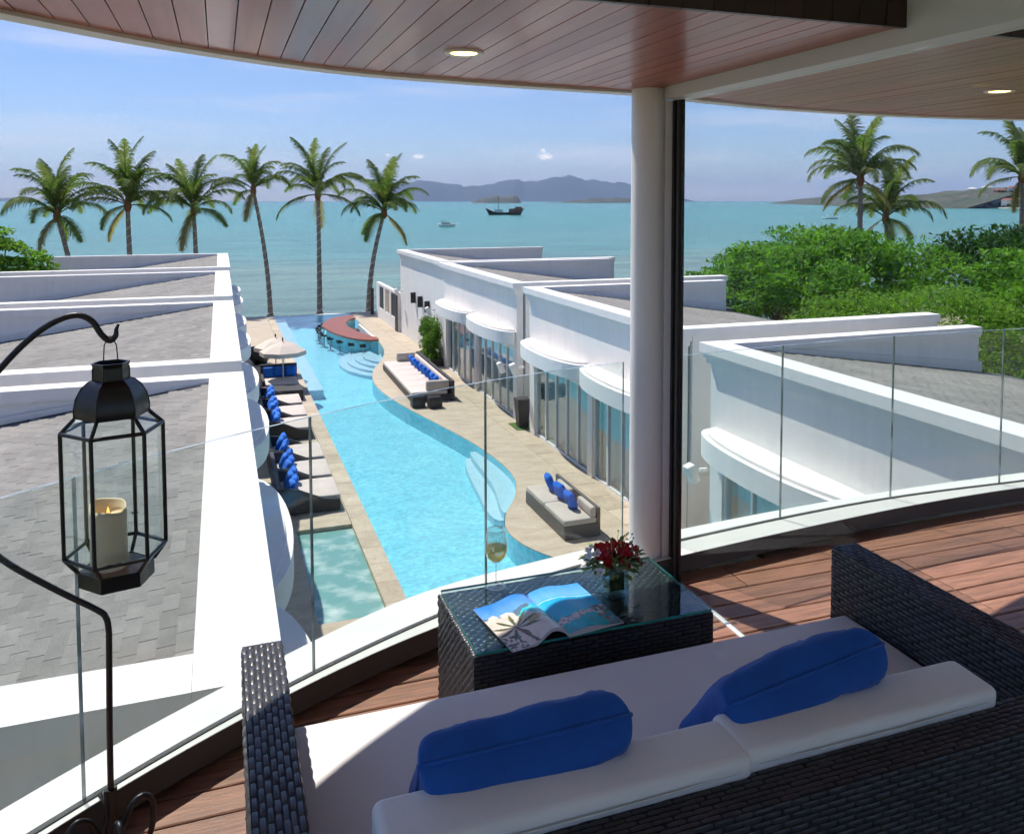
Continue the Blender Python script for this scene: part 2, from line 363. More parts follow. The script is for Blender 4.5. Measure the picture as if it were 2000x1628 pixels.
m_paper = mat('paper', (.84,.83,.80), .6)
m_red = mat('red_petal', (.58,.012,.02), .45, col2=(.42,.006,.012), nscale=40)
m_wpetal = mat('white_petal', (.78,.76,.70), .5)
m_stem = mat('green_stem', (.17,.27,.06), .5, col2=(.26,.33,.10), nscale=12, island=.3)
m_vleaf = mat('vase_leaf', (.02,.05,.015), .3)

def sea_material():
    m = bpy.data.materials.new('sea_water'); m.use_nodes = True; t = m.node_tree; p = t.nodes['Principled BSDF']
    p.inputs['Roughness'].default_value = .22; p.inputs['IOR'].default_value = 1.33; p.inputs['Specular IOR Level'].default_value = .22
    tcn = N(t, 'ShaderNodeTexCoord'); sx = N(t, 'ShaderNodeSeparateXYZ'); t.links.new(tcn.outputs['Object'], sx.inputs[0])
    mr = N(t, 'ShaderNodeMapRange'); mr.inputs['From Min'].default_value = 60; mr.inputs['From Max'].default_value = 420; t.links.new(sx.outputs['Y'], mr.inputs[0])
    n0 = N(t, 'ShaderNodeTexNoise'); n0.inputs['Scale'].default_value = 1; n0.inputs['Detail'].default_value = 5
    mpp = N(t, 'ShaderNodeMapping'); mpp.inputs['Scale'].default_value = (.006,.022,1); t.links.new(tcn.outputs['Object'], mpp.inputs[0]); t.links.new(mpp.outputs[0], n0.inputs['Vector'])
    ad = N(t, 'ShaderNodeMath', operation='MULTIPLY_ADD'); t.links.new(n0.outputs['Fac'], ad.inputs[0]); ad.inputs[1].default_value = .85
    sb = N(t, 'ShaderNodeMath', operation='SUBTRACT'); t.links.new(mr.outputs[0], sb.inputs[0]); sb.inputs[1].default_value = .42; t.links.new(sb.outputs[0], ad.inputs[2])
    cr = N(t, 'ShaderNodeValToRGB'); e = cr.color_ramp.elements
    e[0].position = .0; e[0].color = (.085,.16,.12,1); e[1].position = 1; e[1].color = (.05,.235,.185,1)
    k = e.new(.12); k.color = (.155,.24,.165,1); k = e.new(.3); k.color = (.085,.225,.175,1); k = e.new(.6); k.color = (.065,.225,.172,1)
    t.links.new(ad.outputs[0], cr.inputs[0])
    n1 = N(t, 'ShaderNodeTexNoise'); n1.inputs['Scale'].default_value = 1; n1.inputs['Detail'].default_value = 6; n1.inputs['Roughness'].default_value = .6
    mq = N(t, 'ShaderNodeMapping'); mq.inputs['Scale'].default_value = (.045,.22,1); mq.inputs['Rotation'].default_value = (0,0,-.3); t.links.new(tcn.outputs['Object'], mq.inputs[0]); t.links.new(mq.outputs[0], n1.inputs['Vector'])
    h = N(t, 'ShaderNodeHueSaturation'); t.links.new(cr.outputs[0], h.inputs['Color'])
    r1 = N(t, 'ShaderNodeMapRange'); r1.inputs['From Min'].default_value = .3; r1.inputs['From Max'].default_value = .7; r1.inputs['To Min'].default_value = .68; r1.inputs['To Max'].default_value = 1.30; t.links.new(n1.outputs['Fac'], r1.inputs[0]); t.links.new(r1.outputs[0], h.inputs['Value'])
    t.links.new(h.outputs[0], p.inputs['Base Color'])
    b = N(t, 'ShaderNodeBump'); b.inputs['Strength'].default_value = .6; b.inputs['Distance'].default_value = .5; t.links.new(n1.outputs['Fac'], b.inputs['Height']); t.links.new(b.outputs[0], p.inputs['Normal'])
    return m
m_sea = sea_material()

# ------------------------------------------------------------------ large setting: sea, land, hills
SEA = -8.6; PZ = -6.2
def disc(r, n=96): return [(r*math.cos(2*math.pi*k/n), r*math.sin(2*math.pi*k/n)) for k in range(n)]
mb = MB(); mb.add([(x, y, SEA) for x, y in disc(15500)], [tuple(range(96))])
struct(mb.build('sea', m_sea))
# land sheet the resort stands on, sloping under the water at the beach
mb = MB(); xs = [-160,-60,-20,0,10,20,40,80,150,260]; prof = [(-120,-7.95),(20,-7.95),(58,-7.95),(64.5,-8.0),(70,-8.5),(76,-9.4)]
sh = {-160:6,-60:2,-20:0,0:0,10:-2,20:-8,40:-8,80:-2,150:6,260:16}
vs = [(x, y + (sh[x] if y > 50 else 0), z) for y, z in prof for x in xs]; n = len(xs)
mb.add(vs, [(j*n+i, j*n+i+1, (j+1)*n+i+1, (j+1)*n+i) for j in range(len(prof)-1) for i in range(n-1)], 0, True)
struct(mb.build('ground', m_land))

def ridge(name, pts, mat_, label_kind='structure', rough=.25, depth=.5, seed=1, sub=6, rows=7):
    """pts: (x, y, height, half depth) along a coast; builds a rounded, uneven hill"""
    P = []
    for i in range(len(pts)-1):
        for k in range(sub):
            t = k/sub; P.append([a+(b-a)*t for a, b in zip(pts[i], pts[i+1])])
    P.append(list(pts[-1])); mb = MB(); vs = []; n = len(P)
    for i, (x, y, h, d) in enumerate(P):
        a = P[max(i-1,0)]; b = P[min(i+1,n-1)]; tx, ty = b[0]-a[0], b[1]-a[1]; L = math.hypot(tx,ty) or 1; nx, ny = -ty/L, tx/L
        for r in range(rows):
            u = 2*r/(rows-1)-1
            z = h*(1-abs(u)**1.6)
            z *= 1+rough*mnoise.fractal(Vector((i*.45+seed, r*.6, seed)), 1.0, 2.0, 4)
            vs.append((x+nx*d*u, y+ny*d*u, SEA-1 + max(0, z)+ (1 if abs(u) < .99 else 0)))
    mb.add(vs, [(i*rows+r, i*rows+r+1, (i+1)*rows+r+1, (i+1)*rows+r) for i in range(n-1) for r in range(rows-1)], 0, True)
    return struct(mb.build(name, mat_))
def far(x, dist):           # compass of the view: direction table of bearings measured on site
    b = math.atan((x-1060)/1690) + R(20.47); return dist*math.sin(b), dist*math.cos(b)
def hill_pts(L): return [(*far(px, D), h, d) for px, D, h, d in L]
hs_ = 12500/1690
ridge('mountains', hill_pts([(690,12500,20,900),(760,12500,200,900),(815,12500,300,900),(850,12500,285,900),(900,12500,235,900),(935,12500,215,900),(960,12500,255,900),(1000,12500,320,900),(1025,12500,290,900),(1060,12500,315,900),(1110,12500,370,900),(1150,12500,315,900),(1200,12500,280,900),(1240,12500,240,900),(1290,12500,120,900),(1345,12500,25,700)]), m_mount, rough=.10, seed=3)
ridge('distant_hill', hill_pts([(-40,12800,10,500),(-10,12800,40,500),(35,12800,48,500),(70,12800,8,400)]), m_mount, seed=9)
ridge('distant_islet', hill_pts([(1320,9000,4,200),(1340,9000,26,200),(1356,9000,5,150)]), m_mount, seed=5)
k_ = 3600/5200
ridge('wooded_island', hill_pts([(px,3600,h*k_,d*k_) for px, h, d in ((920,3,90),(935,24,120),(950,34,130),(968,46,130),(985,35,130),(1000,44,120),(1010,38,100),(1019,4,60))]), m_hill, rough=.35, seed=7)
ridge('low_wooded_island', hill_pts([(px,3800,h*k_,d*k_) for px, h, d in ((1096,4,100),(1120,20,120),(1170,29,140),(1220,30,140),(1260,25,120),(1290,4,80))]), m_hill, rough=.4, seed=17)
mb = MB(); 
for (p0, p1, D, w) in ((1074,1245,3640,22),(916,1020,3480,10)):
    a = [far(p0+(p1-p0)*k/10, D) for k in range(11)]; b = [far(p0+(p1-p0)*k/10, D+w*6) for k in range(11)]
    mb.strip(a, b, SEA-.5, SEA+2.2)
    struct(mb.build('island_beach', m_sand)); mb = MB()
HEAD = [(1556,3600,5,120),(1580,3400,16,160),(1615,3100,22,180),(1660,2800,25,190),(1720,2400,22,200),(1770,2100,18,200),(1820,1800,17,180),(1860,1650,22,180),(1910,1550,27,180),(1960,1480,28,180),(2070,1420,26,180)]
ridge('headland', hill_pts(HEAD), m_hill, rough=.3, seed=23, sub=8, rows=9)
def on_head(px, f):        # point on the slope that faces the bay, f = 0 shore .. 1 crest
    for a, b in zip(HEAD[:-1], HEAD[1:]):
        if a[0] <= px <= b[0]:
            t = (px-a[0])/(b[0]-a[0]); D, h, d = [a[k]+(b[k]-a[k])*t for k in (1,2,3)]; u = 1-f
            x, y = far(px, D-d*u*.85); return x, y, SEA + h*(1-u**1.6)*.92 + .3
mb = MB(); HL = [(1560,3480),(1600,3060),(1660,2600),(1720,2200),(1780,1880),(1830,1610),(1900,1380),(1980,1290),(2100,1200)]
a = [far(*q) for q in HL]; b = [far(q[0], q[1]+60) for q in HL]; mb.ribbon(a, b, SEA-1, SEA+1.6)
struct(mb.build('headland_beach', m_sand))
# ------------------------------------------------------------------ resort houses with sloping roofs
def slopebox(mb, f, u0, u1, y0, y1, zt0, zt1, th):
    mb.hexa([f(u0,y0,zt0-th), f(u1,y0,zt1-th), f(u1,y1,zt1-th), f(u0,y1,zt0-th)], [f(u0,y0,zt0), f(u1,y0,zt1), f(u1,y1,zt1), f(u0,y1,zt0)])
TOP = -1.12; SL = .145
def canopy_poly(xw, sx, yc, a, b, n=28):
    return [(xw - sx*b*math.sin(math.pi*k/n)**.75, yc - a*math.cos(math.pi*k/n)) for k in range(n+1)]
shingle_me = {}
def unit(side, xe, y0, y1, L, label, doors=True, singles=0, shingles=True, umax=9, canopies=True):
    sx = 1 if side == 'R' else -1
    f = lambda u, y, z: (xe+sx*u, y, z)
    T = thing('resort_house', label, 'house', 'white terrace houses facing the pool', (xe+sx*.2, (y0+y1)/2, PZ))
    def bx(mb, u0, u1, a, b, z0, z1): x0, x1 = sorted((xe+sx*u0, xe+sx*u1)); mb.box(x0, x1, a, b, z0, z1)
    fw = .55
    # front coping and its stepped moulding
    mb = MB(); bx(mb, 0, fw, y0, y1, TOP-.20, TOP); bx(mb, .06, fw-.05, y0+.06, y1-.06, TOP-.31, TOP-.203); mb.build('front_coping', m_white, T)
    mb = MB(); bx(mb, .11, fw-.08, y0+.10, y1-.10, TOP-.42, TOP-.313); mb.build('moulding', m_white, T)
    for a, b in ((y0, y0+.48), (y1-.42, y1)):
        mb = MB(); bx(mb, fw+.002, L, a, b, TOP-.20, TOP-.002); bx(mb, fw-.04, L-.04, a+.05, b-.05, -4.6, TOP-.203); mb.build('parapet', m_white, T)
    uw = .2
    if doors:
        mb = MB(); bx(mb, uw, uw+.25, y0+.15, y1-.15, -3.62, TOP-.423); mb.build('front_wall', m_white, T)
        mid = (y0+y1)/2
        for a, b in ((y0+.15, y0+.62), (mid-.17, mid+.17), (y1-.62, y1-.15)):
            mb = MB(); bx(mb, uw+.003, uw+.25, a, b, PZ-.2, -3.623); mb.build('pier', m_white, T)
        for a, b in ((y0+.62, mid-.17), (mid+.17, y1-.62)):
            mb = MB(); nP = 5; w = (b-a)/nP
            bx(mb, uw+.08, uw+.17, a, b, PZ-.05, PZ+.07); bx(mb, uw+.08, uw+.17, a, b, -3.70, -3.624)
            for k in range(nP+1): 
                yc = a+w*k; bx(mb, uw+.075, uw+.175, max(a, yc-.035), min(b, yc+.035), PZ+.072, -3.702)
            D = mb.build('sliding_door', m_frame, T)
            for k in range(nP):
                mb = MB(); bx(mb, uw+.12, uw+.13, a+w*k+.036, a+w*(k+1)-.036, PZ+.073, -3.703); mb.build('pane', m_doorpane, D)
            pts = []; nn = 90
            for k in range(nn+1):
                yy = a+(b-a)*k/nn; pts.append((xe+sx*(uw+.42+.05*math.sin(k*1.25)+.02*math.sin(k*.7)), yy))
            mb = MB(); m2 = len(pts); mb.add([(p[0],p[1],PZ+.02) for p in pts]+[(p[0],p[1],-3.66) for p in pts], [(i,i+1,m2+i+1,m2+i) for i in range(m2-1)], 0, True); mb.build('curtain', m_curtain, D)
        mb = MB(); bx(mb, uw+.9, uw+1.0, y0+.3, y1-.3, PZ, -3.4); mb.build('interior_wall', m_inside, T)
        mb = MB(); bx(mb, uw+.171, uw+.899, y0+.3, y1-.3, PZ-.04, PZ-.004); mb.build('interior_floor', m_stone, T)
        mb = MB(); bx(mb, uw+.26, L-.3, y0+.10, y0+.40, PZ-.3, -4.5); bx(mb, uw+.26, L-.3, y1-.36, y1-.12, PZ-.3, -4.5); mb.build('side_wall', m_white, T)
    else:
        mb = MB(); bx(mb, uw, fw-.02, y0+.12, y1-.12, PZ-.4, TOP-.424); bx(mb, fw-.019, L-.3, y0+.13, y1-.13, PZ-.4, -3.3); mb.build('front_wall', m_white, T)
    if canopies:
        q = (y1-y0)/4
        for yc in (y0+q+.1, y1-q-.1):
            P = canopy_poly(xe+sx*(uw-.001), sx, yc, q-.12, .78)
            if sx < 0: P = P[::-1]
            mb = MB(); mb.prism(P, -3.36, -2.92, smooth=True); P2 = [(xe+sx*uw+(p[0]-xe-sx*uw)*.86, yc+(p[1]-yc)*.94) for p in P]; mb.prism(P2, -2.919, -2.86, smooth=True); mb.build('canopy', m_white, T)
    # roof deck and shingles
    ya, yb = y0+.46, y1-.40; z0 = TOP-.07
    zr = lambda u: z0-.02-(u-fw)*SL
    mb = MB(); slopebox(mb, f, fw-.1, L+.6, ya-.02, yb+.02, zr(fw-.1), zr(L+.6), .15); RF = mb.build('roof', m_roofbase, T)
    for a, b in ((ya-.01, ya+.05), (yb-.05, yb+.01)):
        mb = MB(); mb.hexa([f(fw,a,zr(fw)-.1), f(L,a,zr(L)-.1), f(L,b,zr(L)-.1), f(fw,b,zr(fw)-.1)], [f(fw,a,z0+.03), f(L,a,zr(L)+.26), f(L,b,zr(L)+.26), f(fw,b,z0+.03)]); mb.build('flashing', m_white, T)
        mb = MB(); c, d = (b, b+.05) if a < (y0+y1)/2 else (a-.05, a)
        mb.hexa([f(fw,c,zr(fw)-.05), f(L,c,zr(L)-.05), f(L,d,zr(L)-.05), f(fw,d,zr(fw)-.05)], [f(fw,c,zr(fw)+.014), f(L,c,zr(L)+.014), f(L,d,zr(L)+.014), f(fw,d,zr(fw)+.014)]); mb.build('gutter', m_flash, T)
    ex, tw, th = .124, .285, .010
    ang = math.atan(SL) 
    key = side
    if key not in shingle_me:
        b = MB(); g = .003
        # thicker at the lower (outer) edge so each course casts a line
        b.hexa([(-sx*ex*.52,-tw/2+g,-.004),(sx*ex*.52,-tw/2+g,-.004),(sx*ex*.52,tw/2-g,-.004),(-sx*ex*.52,tw/2-g,-.004)],
               [(-sx*ex*.52,-tw/2+g,.002),(sx*ex*.52,-tw/2+g,th),(sx*ex*.52,tw/2-g,th),(-sx*ex*.52,tw/2-g,.002)])
        shingle_me[key] = b.mesh('shingle', m_shingle)
    cells = []
    i = 0
    while fw+ex*(i+.5) < min(L, umax):
        u = fw+ex*(i+.5); off = (.5 if i % 2 else 0) + (.11 if i % 4 > 1 else 0); j = 0
        yy = ya+.11 + tw*(off % 1)
        while yy+tw/2 < yb-.11: cells.append((u, yy)); yy += tw
        i += 1
    cells.sort(key=lambda c: (xe+sx*c[0])**2+c[1]**2)
    if shingles:
        near = cells[:singles]; rest = cells[singles:]
        base = wloc(RF)
        for u, yy in near:
            o = put('shingle', shingle_me[key], RF); o.location = Vector(f(u, yy, zr(u)+.005+rnd.uniform(0,.002)))-base; o.rotation_euler = (rnd.uniform(-.004,.004), sx*ang, rnd.uniform(-.006,.006))
        mb = MB(); g = .004; t = math.cos(ang)
        for u, yy in rest:
            h = rnd.uniform(0,.003); a, b = u-ex*.52, u+ex*.52; c, d = yy-tw/2+g, yy+tw/2-g
            B = [f(a,c,zr(a)), f(b,c,zr(b)), f(b,d,zr(b)), f(a,d,zr(a))]; Tt = [f(a,c,zr(a)+.006+h), f(b,c,zr(b)+.016+h), f(b,d,zr(b)+.016+h), f(a,d,zr(a)+.006+h)]
            mb.hexa(B, Tt)
        if rest: stuff(mb.build('shingle_field', m_shingle_i, RF))
    return T
GL = 'white terrace house on the left side of the pool, '
GR = 'white terrace house on the right side of the pool, '
unit('L', .33, 5.5, 15.85, 9, GL+'nearest, behind the lantern', doors=False, singles=300, umax=4.6)
unit('L', .33, 16.93, 27.4, 9, GL+'second from the balcony', doors=False, singles=300, umax=7)
unit('L', .34, 28.7, 39.2, 9, GL+'third from the balcony', doors=False, umax=9)
unit('L', .40, 41.3, 52.3, 9, GL+'farthest, beside the bush', doors=False, umax=9)
unit('R', 9.42, 4.6, 15.8, 7.4, GR+'nearest, seen through the balcony glass', singles=300, umax=7.4)
unit('R', 9.78, 17.5, 28.2, 7.9, GR+'second, behind the white column', singles=100, umax=8)
unit('R', 9.86, 29.5, 40.85, 9.0, GR+'third, beside the tall hedge', umax=9)
unit('R', 10.1, 41.3, 52.6, 9.4, 'farthest white house right of the pool, plain wall with black lamps', doors=False, umax=9, canopies=False)

# ------------------------------------------------------------------ pool, pool deck, spa
rc = [(8.62,63.0),(8.55,58),(8.5,53),(8.42,49.5),(8.15,46.2),(7.55,43.6),(6.75,41.2),(6.30,38.6),(6.28,36.2),(6.62,33.4),(7.2,30.4),(7.72,27.6),(7.95,25.2),(7.88,23.5),(7.45,22.1),(6.8,20.9),(6.45,19.8),(6.55,18.7),(7.1,17.6),(8.1,16.6),(9.0,15.9)]
RC = [(p.x, p.y) for p in cr_spline(rc, 6)]
FY = 63.0; PLX = 3.4; NY = 12.0
PD = struct(thing('pool_deck', 'beige stone pool deck', 'deck')); del PD['category']; del PD['label']
mb = MB(); poly = RC + [(10.9,15.9),(10.9,63.0)]; mb.prism(poly[::-1], PZ-.5, PZ); mb.build('paving', m_stone, PD)
mb = MB(); mb.prism([(9.0,NY),(10.9,NY),(10.9,15.898),(9.0,15.898)], PZ-.5, PZ); mb.build('paving', m_stone, PD)
JX0, JX1, JY0, JY1 = 1.6, 2.95, 16.5, 21.5
mb = MB()
mb.box(.1, JX0, NY, 63, PZ-.5, PZ); mb.box(JX0+.001, 2.93, JY1, 63, PZ-.5, PZ); mb.box(JX0+.001, 2.93, NY, JY0, PZ-.5, PZ)
mb.build('paving', m_stone, PD)
# coping stones along the straight left edge
st = {}
for k in range(52):
    w = .98
    if 'm' not in st:
        b = MB(); b.box(-.225,.225,-.485,.485,-.5,.012); st['m'] = b.mesh('coping_stone', m_coping)
    o = put('coping_stone', st['m'], PD); o.location = (3.16+.005, NY+.5+k*w, PZ+rnd.uniform(-.002,.003))
# grooves in the right deck: paving slabs along the houses
for k in range(44):
    y = 16.4+k*1.06
    if 'p' not in st:
        b = MB(); b.box(-.3,.3,-.52,.52,-.05,.008); st['p'] = b.mesh('paving_slab', m_coping)
    o = put('paving_slab', st['p'], PD); o.location = (9.6 if y < 42 else 9.7, y, PZ+rnd.uniform(0,.003))
# basin
BZ = -6.82
mb = MB(); allp = [(PLX,NY)]+[(9.0,NY)]+RC[::-1]+[(PLX,FY)]
mb.prism(allp, BZ-.3, BZ)
mb.box(PLX-.02, PLX, NY, FY, BZ, PZ-.02); mb.box(PLX, 8.62, FY-.02, FY, BZ, PZ-.10)
n = len(RC); RW = []
for i in range(n):
    a, b = RC[max(i-1,0)], RC[min(i+1,n-1)]; d = Vector((b[0]-a[0], b[1]-a[1])).normalized(); RW.append((RC[i][0]+d.y*.008, RC[i][1]-d.x*.008))
mb.add([(p[0],p[1],BZ) for p in RW]+[(p[0],p[1],PZ-.012) for p in RW], [(i,i+1,n+i+1,n+i) for i in range(n-1)], 0, True)
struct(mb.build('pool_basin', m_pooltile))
mb = MB(); mb.add([(x, y, PZ-.07) for x, y in allp], [tuple(range(len(allp)))]); struct(mb.build('pool_water', m_water))
mb = MB(); mb.box(PLX-.5, 8.9, FY, FY+.35, PZ-2.2, PZ-.055); struct(mb.build('infinity_edge', m_white))
mb = MB(); mb.box(.1, 10.9, FY+.351, FY+1.0, PZ-2.4, PZ-.9); mb.box(8.9, 10.9, 63.001, FY+.35, PZ-2.4, PZ-.02); struct(mb.build('seawall', m_stone))
mb = MB(); mb.box(PLX+.01, PLX+.72, 38.5, FY-.03, BZ, PZ-.22); tag(mb.build('pool_ledge', m_steptile), 'pale tiled ledge under water along the pool\'s left edge', 'ledge')
stp = thing('pool_steps', 'four curved pale steps under water beside the pool bar', 'steps', loc=(7.6,44.6,BZ))
for k in range(4):
    r = 1.1+.42*k; P = []
    for j in range(17):
        a = R(118+ (290-118)*j/16); P.append((8.0+r*.98*math.cos(a), 45.4+r*1.75*math.sin(a)))
    P = [(min(p[0], 8.1), p[1]) for p in P]
    mb = MB(); mb.prism(P, BZ+.002*k, PZ-.12-.11*k, smooth=True); mb.build('step', m_steptile, stp)
bn = thing('pool_bench', 'pale curved bench under water on the near right side of the pool', 'bench', loc=(7.4,24,BZ))
RN = [p for p in RC if 21.4 < p[1] < 27.6]
for k, (d, z) in enumerate(((.62,-.22),(1.05,-.42))):
    a = [(p[0]-.005, p[1]) for p in RN]; b = [(p[0]-d*(math.sin(math.pi*(i+.5)/len(RN)))**.45, p[1]) for i, p in enumerate(RN)]
    mb = MB(); mb.ribbon(a, b, BZ+.002*k, PZ+z); mb.build('bench_step', m_steptile, bn)
# spa tub
mb = MB(); mb.box(JX0, JX1, JY0, JY1, PZ-.9, PZ-.10); sp = mb.build('spa_pool', m_spa); tag(sp, 'bubbling green spa pool beside the main pool', 'spa pool')

# ------------------------------------------------------------------ swim-up bar and stools
bar = thing('pool_bar', 'curved red timber swim-up bar in the far corner of the pool', 'bar', loc=(6.9,53,BZ))
bo = cr_spline([(8.2,58.6),(7.5,58.2),(6.61,57.2),(5.99,55.4),(5.75,54.1),(5.88,52.3),(6.22,50.3),(6.83,48.5),(7.55,47.65),(8.1,47.6)], 6)
bi = cr_spline([(8.2,57.0),(7.85,56.6),(7.5,55.7),(7.25,54.6),(7.2,53.7),(7.3,52.3),(7.5,50.9),(7.75,49.8),(7.95,48.9),(8.15,48.4)], 6)
mb = MB(); mb.ribbon(bo, bi, -5.88, -5.79); mb.build('counter_top', m_redwood, bar)
sh_ = lambda A, B, t: [(p.x+(q.x-p.x)*t, p.y+(q.y-p.y)*t) for p, q in zip(A, B)]
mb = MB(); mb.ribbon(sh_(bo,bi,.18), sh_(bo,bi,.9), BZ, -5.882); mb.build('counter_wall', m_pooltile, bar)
mb = MB(); mb.prism([(p.x, p.y) for p in bi][::-1] + [(8.3,48.6),(8.42,50.5),(8.5,56.9)], PZ-.60, PZ-.5); mb.build('sunken_floor', m_kerb, bar)
mb = MB(); mb.box(8.32,8.46,50.6,56.8,PZ-.6,PZ+.02); mb.build('back_wall', m_white, bar)
mb = MB(); mb.box(7.5,7.95,53.6,54.5,PZ-.5,PZ+.10); mb.build('drinks_fridge', m_dwick, bar)
sm = None
for k in range(9):
    t = 15+int(k*3.9); p = bo[min(t, len(bo)-1)]; q = bi[min(t, len(bi)-1)]; d = Vector((p.x-q.x, p.y-q.y, 0)).normalized()*.22
    if sm is None:
        sm = thing('bar_stool', '', 'stool', 'bar stools around the pool bar', (p.x+d.x, p.y+d.y, BZ))
        b = MB(); b.lathe([(.05,.62),(.17,.64),(.19,.69),(.17,.72),(.05,.73)], 14); b.build('seat', m_black, sm, False)
        b = MB(); b.lathe([(.2,0),(.2,.03),(.04,.05),(.04,.63)], 10); b.build('post', m_chrome, sm, False)
        b = MB(); b.ribbon([(.165*math.cos(R(a)), .165*math.sin(R(a))) for a in range(-70,71,14)], [(.19*math.cos(R(a)), .19*math.sin(R(a))) for a in range(-70,71,14)], 0.715, 0.83); b.build('backrest', m_black, sm, False)
        s0 = sm
    else: s0 = dup(sm, loc=(p.x+d.x, p.y+d.y, BZ))
    s0.rotation_euler[2] = math.atan2(d.y, d.x)
    s0['label'] = ('first','second','third','fourth','fifth','sixth','seventh','eighth','ninth')[k]+' black bar stool in the water, counted from the bar\'s far end'

# ------------------------------------------------------------------ balcony: deck boards, kerb, railing, roof
inner = cr_spline([(-1.75,1.05),(-1.05,2.02),(-.46,2.62),(.21,3.08),(.85,3.38),(1.5,3.54),(2.10,3.64),(3.0,3.74),(3.8,3.80),(4.6,3.80),(5.5,3.72),(6.6,3.4)], 8)
outer = cr_spline([(-1.95,1.2),(-1.25,2.16),(-.61,2.76),(.04,3.24),(.75,3.66),(1.45,3.83),(2.10,3.92),(3.0,4.0),(3.8,4.03),(4.6,4.02),(5.5,3.95),(6.7,3.62)], 8)
glassc = cr_spline([(-1.75,1.30),(-1.05,2.13),(-.40,2.71),(.29,3.18),(1.06,3.55),(1.83,3.75),(2.83,3.88),(3.63,3.93),(4.44,3.90),(5.25,3.83),(6.6,3.5)], 12)
def curve_y(c, x):
    for a, b in zip(c[:-1], c[1:]):
        if a.x <= x <= b.x: return a.y+(b.y-a.y)*(x-a.x)/max(1e-6, b.x-a.x)
    return c[0].y if x < c[0].x else c[-1].y
def curve_x(c, y):
    for a, b in zip(c[:-1], c[1:]):
        if a.y <= y <= b.y: return a.x+(b.x-a.x)*(y-a.y)/max(1e-6, b.y-a.y)
    return None
mb = MB(); mb.ribbon(inner, outer, .035, .12, 0); ko = mb.build('balcony_kerb', m_kerb); struct(ko)
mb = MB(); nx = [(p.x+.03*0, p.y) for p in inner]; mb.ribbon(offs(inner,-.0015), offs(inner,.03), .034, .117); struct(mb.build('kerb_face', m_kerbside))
mb = MB(); mb.ribbon(offs(inner,.10), offs(outer,-.02), -.45, .0335); struct(mb.build('balcony_edge', m_white))
DK = struct(thing('deck', 'd', 'deck')); del DK['category']; del DK['label']
mb = MB(); mb.prism([(-1.6,-1.5),(6.5,-1.5),(6.5,3.3)]+[(p.x, p.y+.03) for p in inner[::-1]], -.2, -.03); mb.build('deck_base', m_deckbase, DK)
pw = .128; k = 0; y = .9
joints = [[-3,.5,2.35,4.15,6.4],[-3,-.35,1.45,3.25,5.05,6.4]]
while y < 3.86:
    if y > 3.79: break
    xl = curve_x(inner, y); xl = None if xl is None else xl-.13; xl = -1.7 if xl is None else xl
    J = joints[(k//5) % 2]; J = [max(xl, j) for j in J]
    ym = y+pw-.007
    xr = 6.4
    if y > 3.62: xr = 5.9   # far boards end where the kerb swings back
    for a, b in zip(J[:-1], J[1:]):
        if b-a < .08: continue
        b2 = min(b, xr)-.004; a2 = a+.003
        if b2-a2 < .05: continue
        hw = (pw-.008)/2
        q = MB(); q.add([(0,-hw,-.028),(b2-a2,-hw,-.028),(b2-a2,hw,-.028),(0,hw,-.028),(0,-hw,-.002),(b2-a2,-hw,-.002),(b2-a2,hw,-.002),(0,hw,-.002),(.002,-hw+.004,.001),(b2-a2-.002,-hw+.004,.001),(b2-a2-.002,hw-.004,.001),(.002,hw-.004,.001)],
            [(0,3,2,1),(8,9,10,11),(0,1,5,4),(1,2,6,5),(2,3,7,6),(3,0,4,7),(4,5,9,8),(5,6,10,9),(6,7,11,10),(7,4,8,11)])
        o = q.build('plank', m_deck, DK); o.location = (a2, y+pw/2, rnd.uniform(-.0012,.0012))
    y += pw; k += 1

# railing: one bent pane per bay
rail = thing('glass_railing', 'curved frameless glass railing on the white balcony kerb', 'railing', loc=(1,3.5,.12))
def seg(c, t0, t1, n=8):
    # points on the glass line between two plan x values
    out = []
    for k in range(n+1):
        x = t0+(t1-t0)*k/n; out.append((x, curve_y(c, x)))
    return out
bays = [(-1.62,-1.054),(-1.05,-.403),(-.399,.288),(.292,1.058),(1.062,1.815),(2.10,2.828),(2.832,3.628),(3.632,4.438),(4.442,5.245),(5.249,6.2)]
CH = []
for a, b in bays:
    A = seg(glassc, a, b); n = len(A); nor = []
    for i in range(n):
        p, q = A[max(i-1,0)], A[min(i+1,n-1)]; d = Vector((-(q[1]-p[1]), q[0]-p[0])).normalized()*.006; nor.append(d)
    F = [(p[0]-d.x, p[1]-d.y) for p, d in zip(A, nor)]; B = [(p[0]+d.x, p[1]+d.y) for p, d in zip(A, nor)]
    mb = MB(); z0, z1 = .118, 1.072
    mb.add([(p[0],p[1],z0) for p in F]+[(p[0],p[1],z1) for p in F], [(i,i+1,n+i+1,n+i) for i in range(n-1)], 0, True)
    mb.add([(p[0],p[1],z0) for p in B]+[(p[0],p[1],z1) for p in B], [(i+1,i,n+i,n+i+1) for i in range(n-1)], 0, True)
    mb.add([(p[0],p[1],z1) for p in F]+[(p[0],p[1],z1) for p in B], [(i,i+1,n+i+1,n+i) for i in range(n-1)], 1)
    for i in (0, n-1): mb.add([(*F[i],z0),(*B[i],z0),(*B[i],z1),(*F[i],z1)], [(0,1,2,3)], 1)
    mb.build('pane', [m_glass, m_gedge], rail)
    CH.append((A, nor))

for lo, hi in ((0,5),(5,10)):
    A = [p for c in CH[lo:hi] for p in c[0]]; D_ = [d for c in CH[lo:hi] for d in c[1]]
    mb = MB(); mb.ribbon([(p[0]-1.7*d.x, p[1]-1.7*d.y) for p, d in zip(A, D_)], [(p[0]+1.7*d.x, p[1]+1.7*d.y) for p, d in zip(A, D_)], .115, .124); mb.build('channel', m_flash, rail)
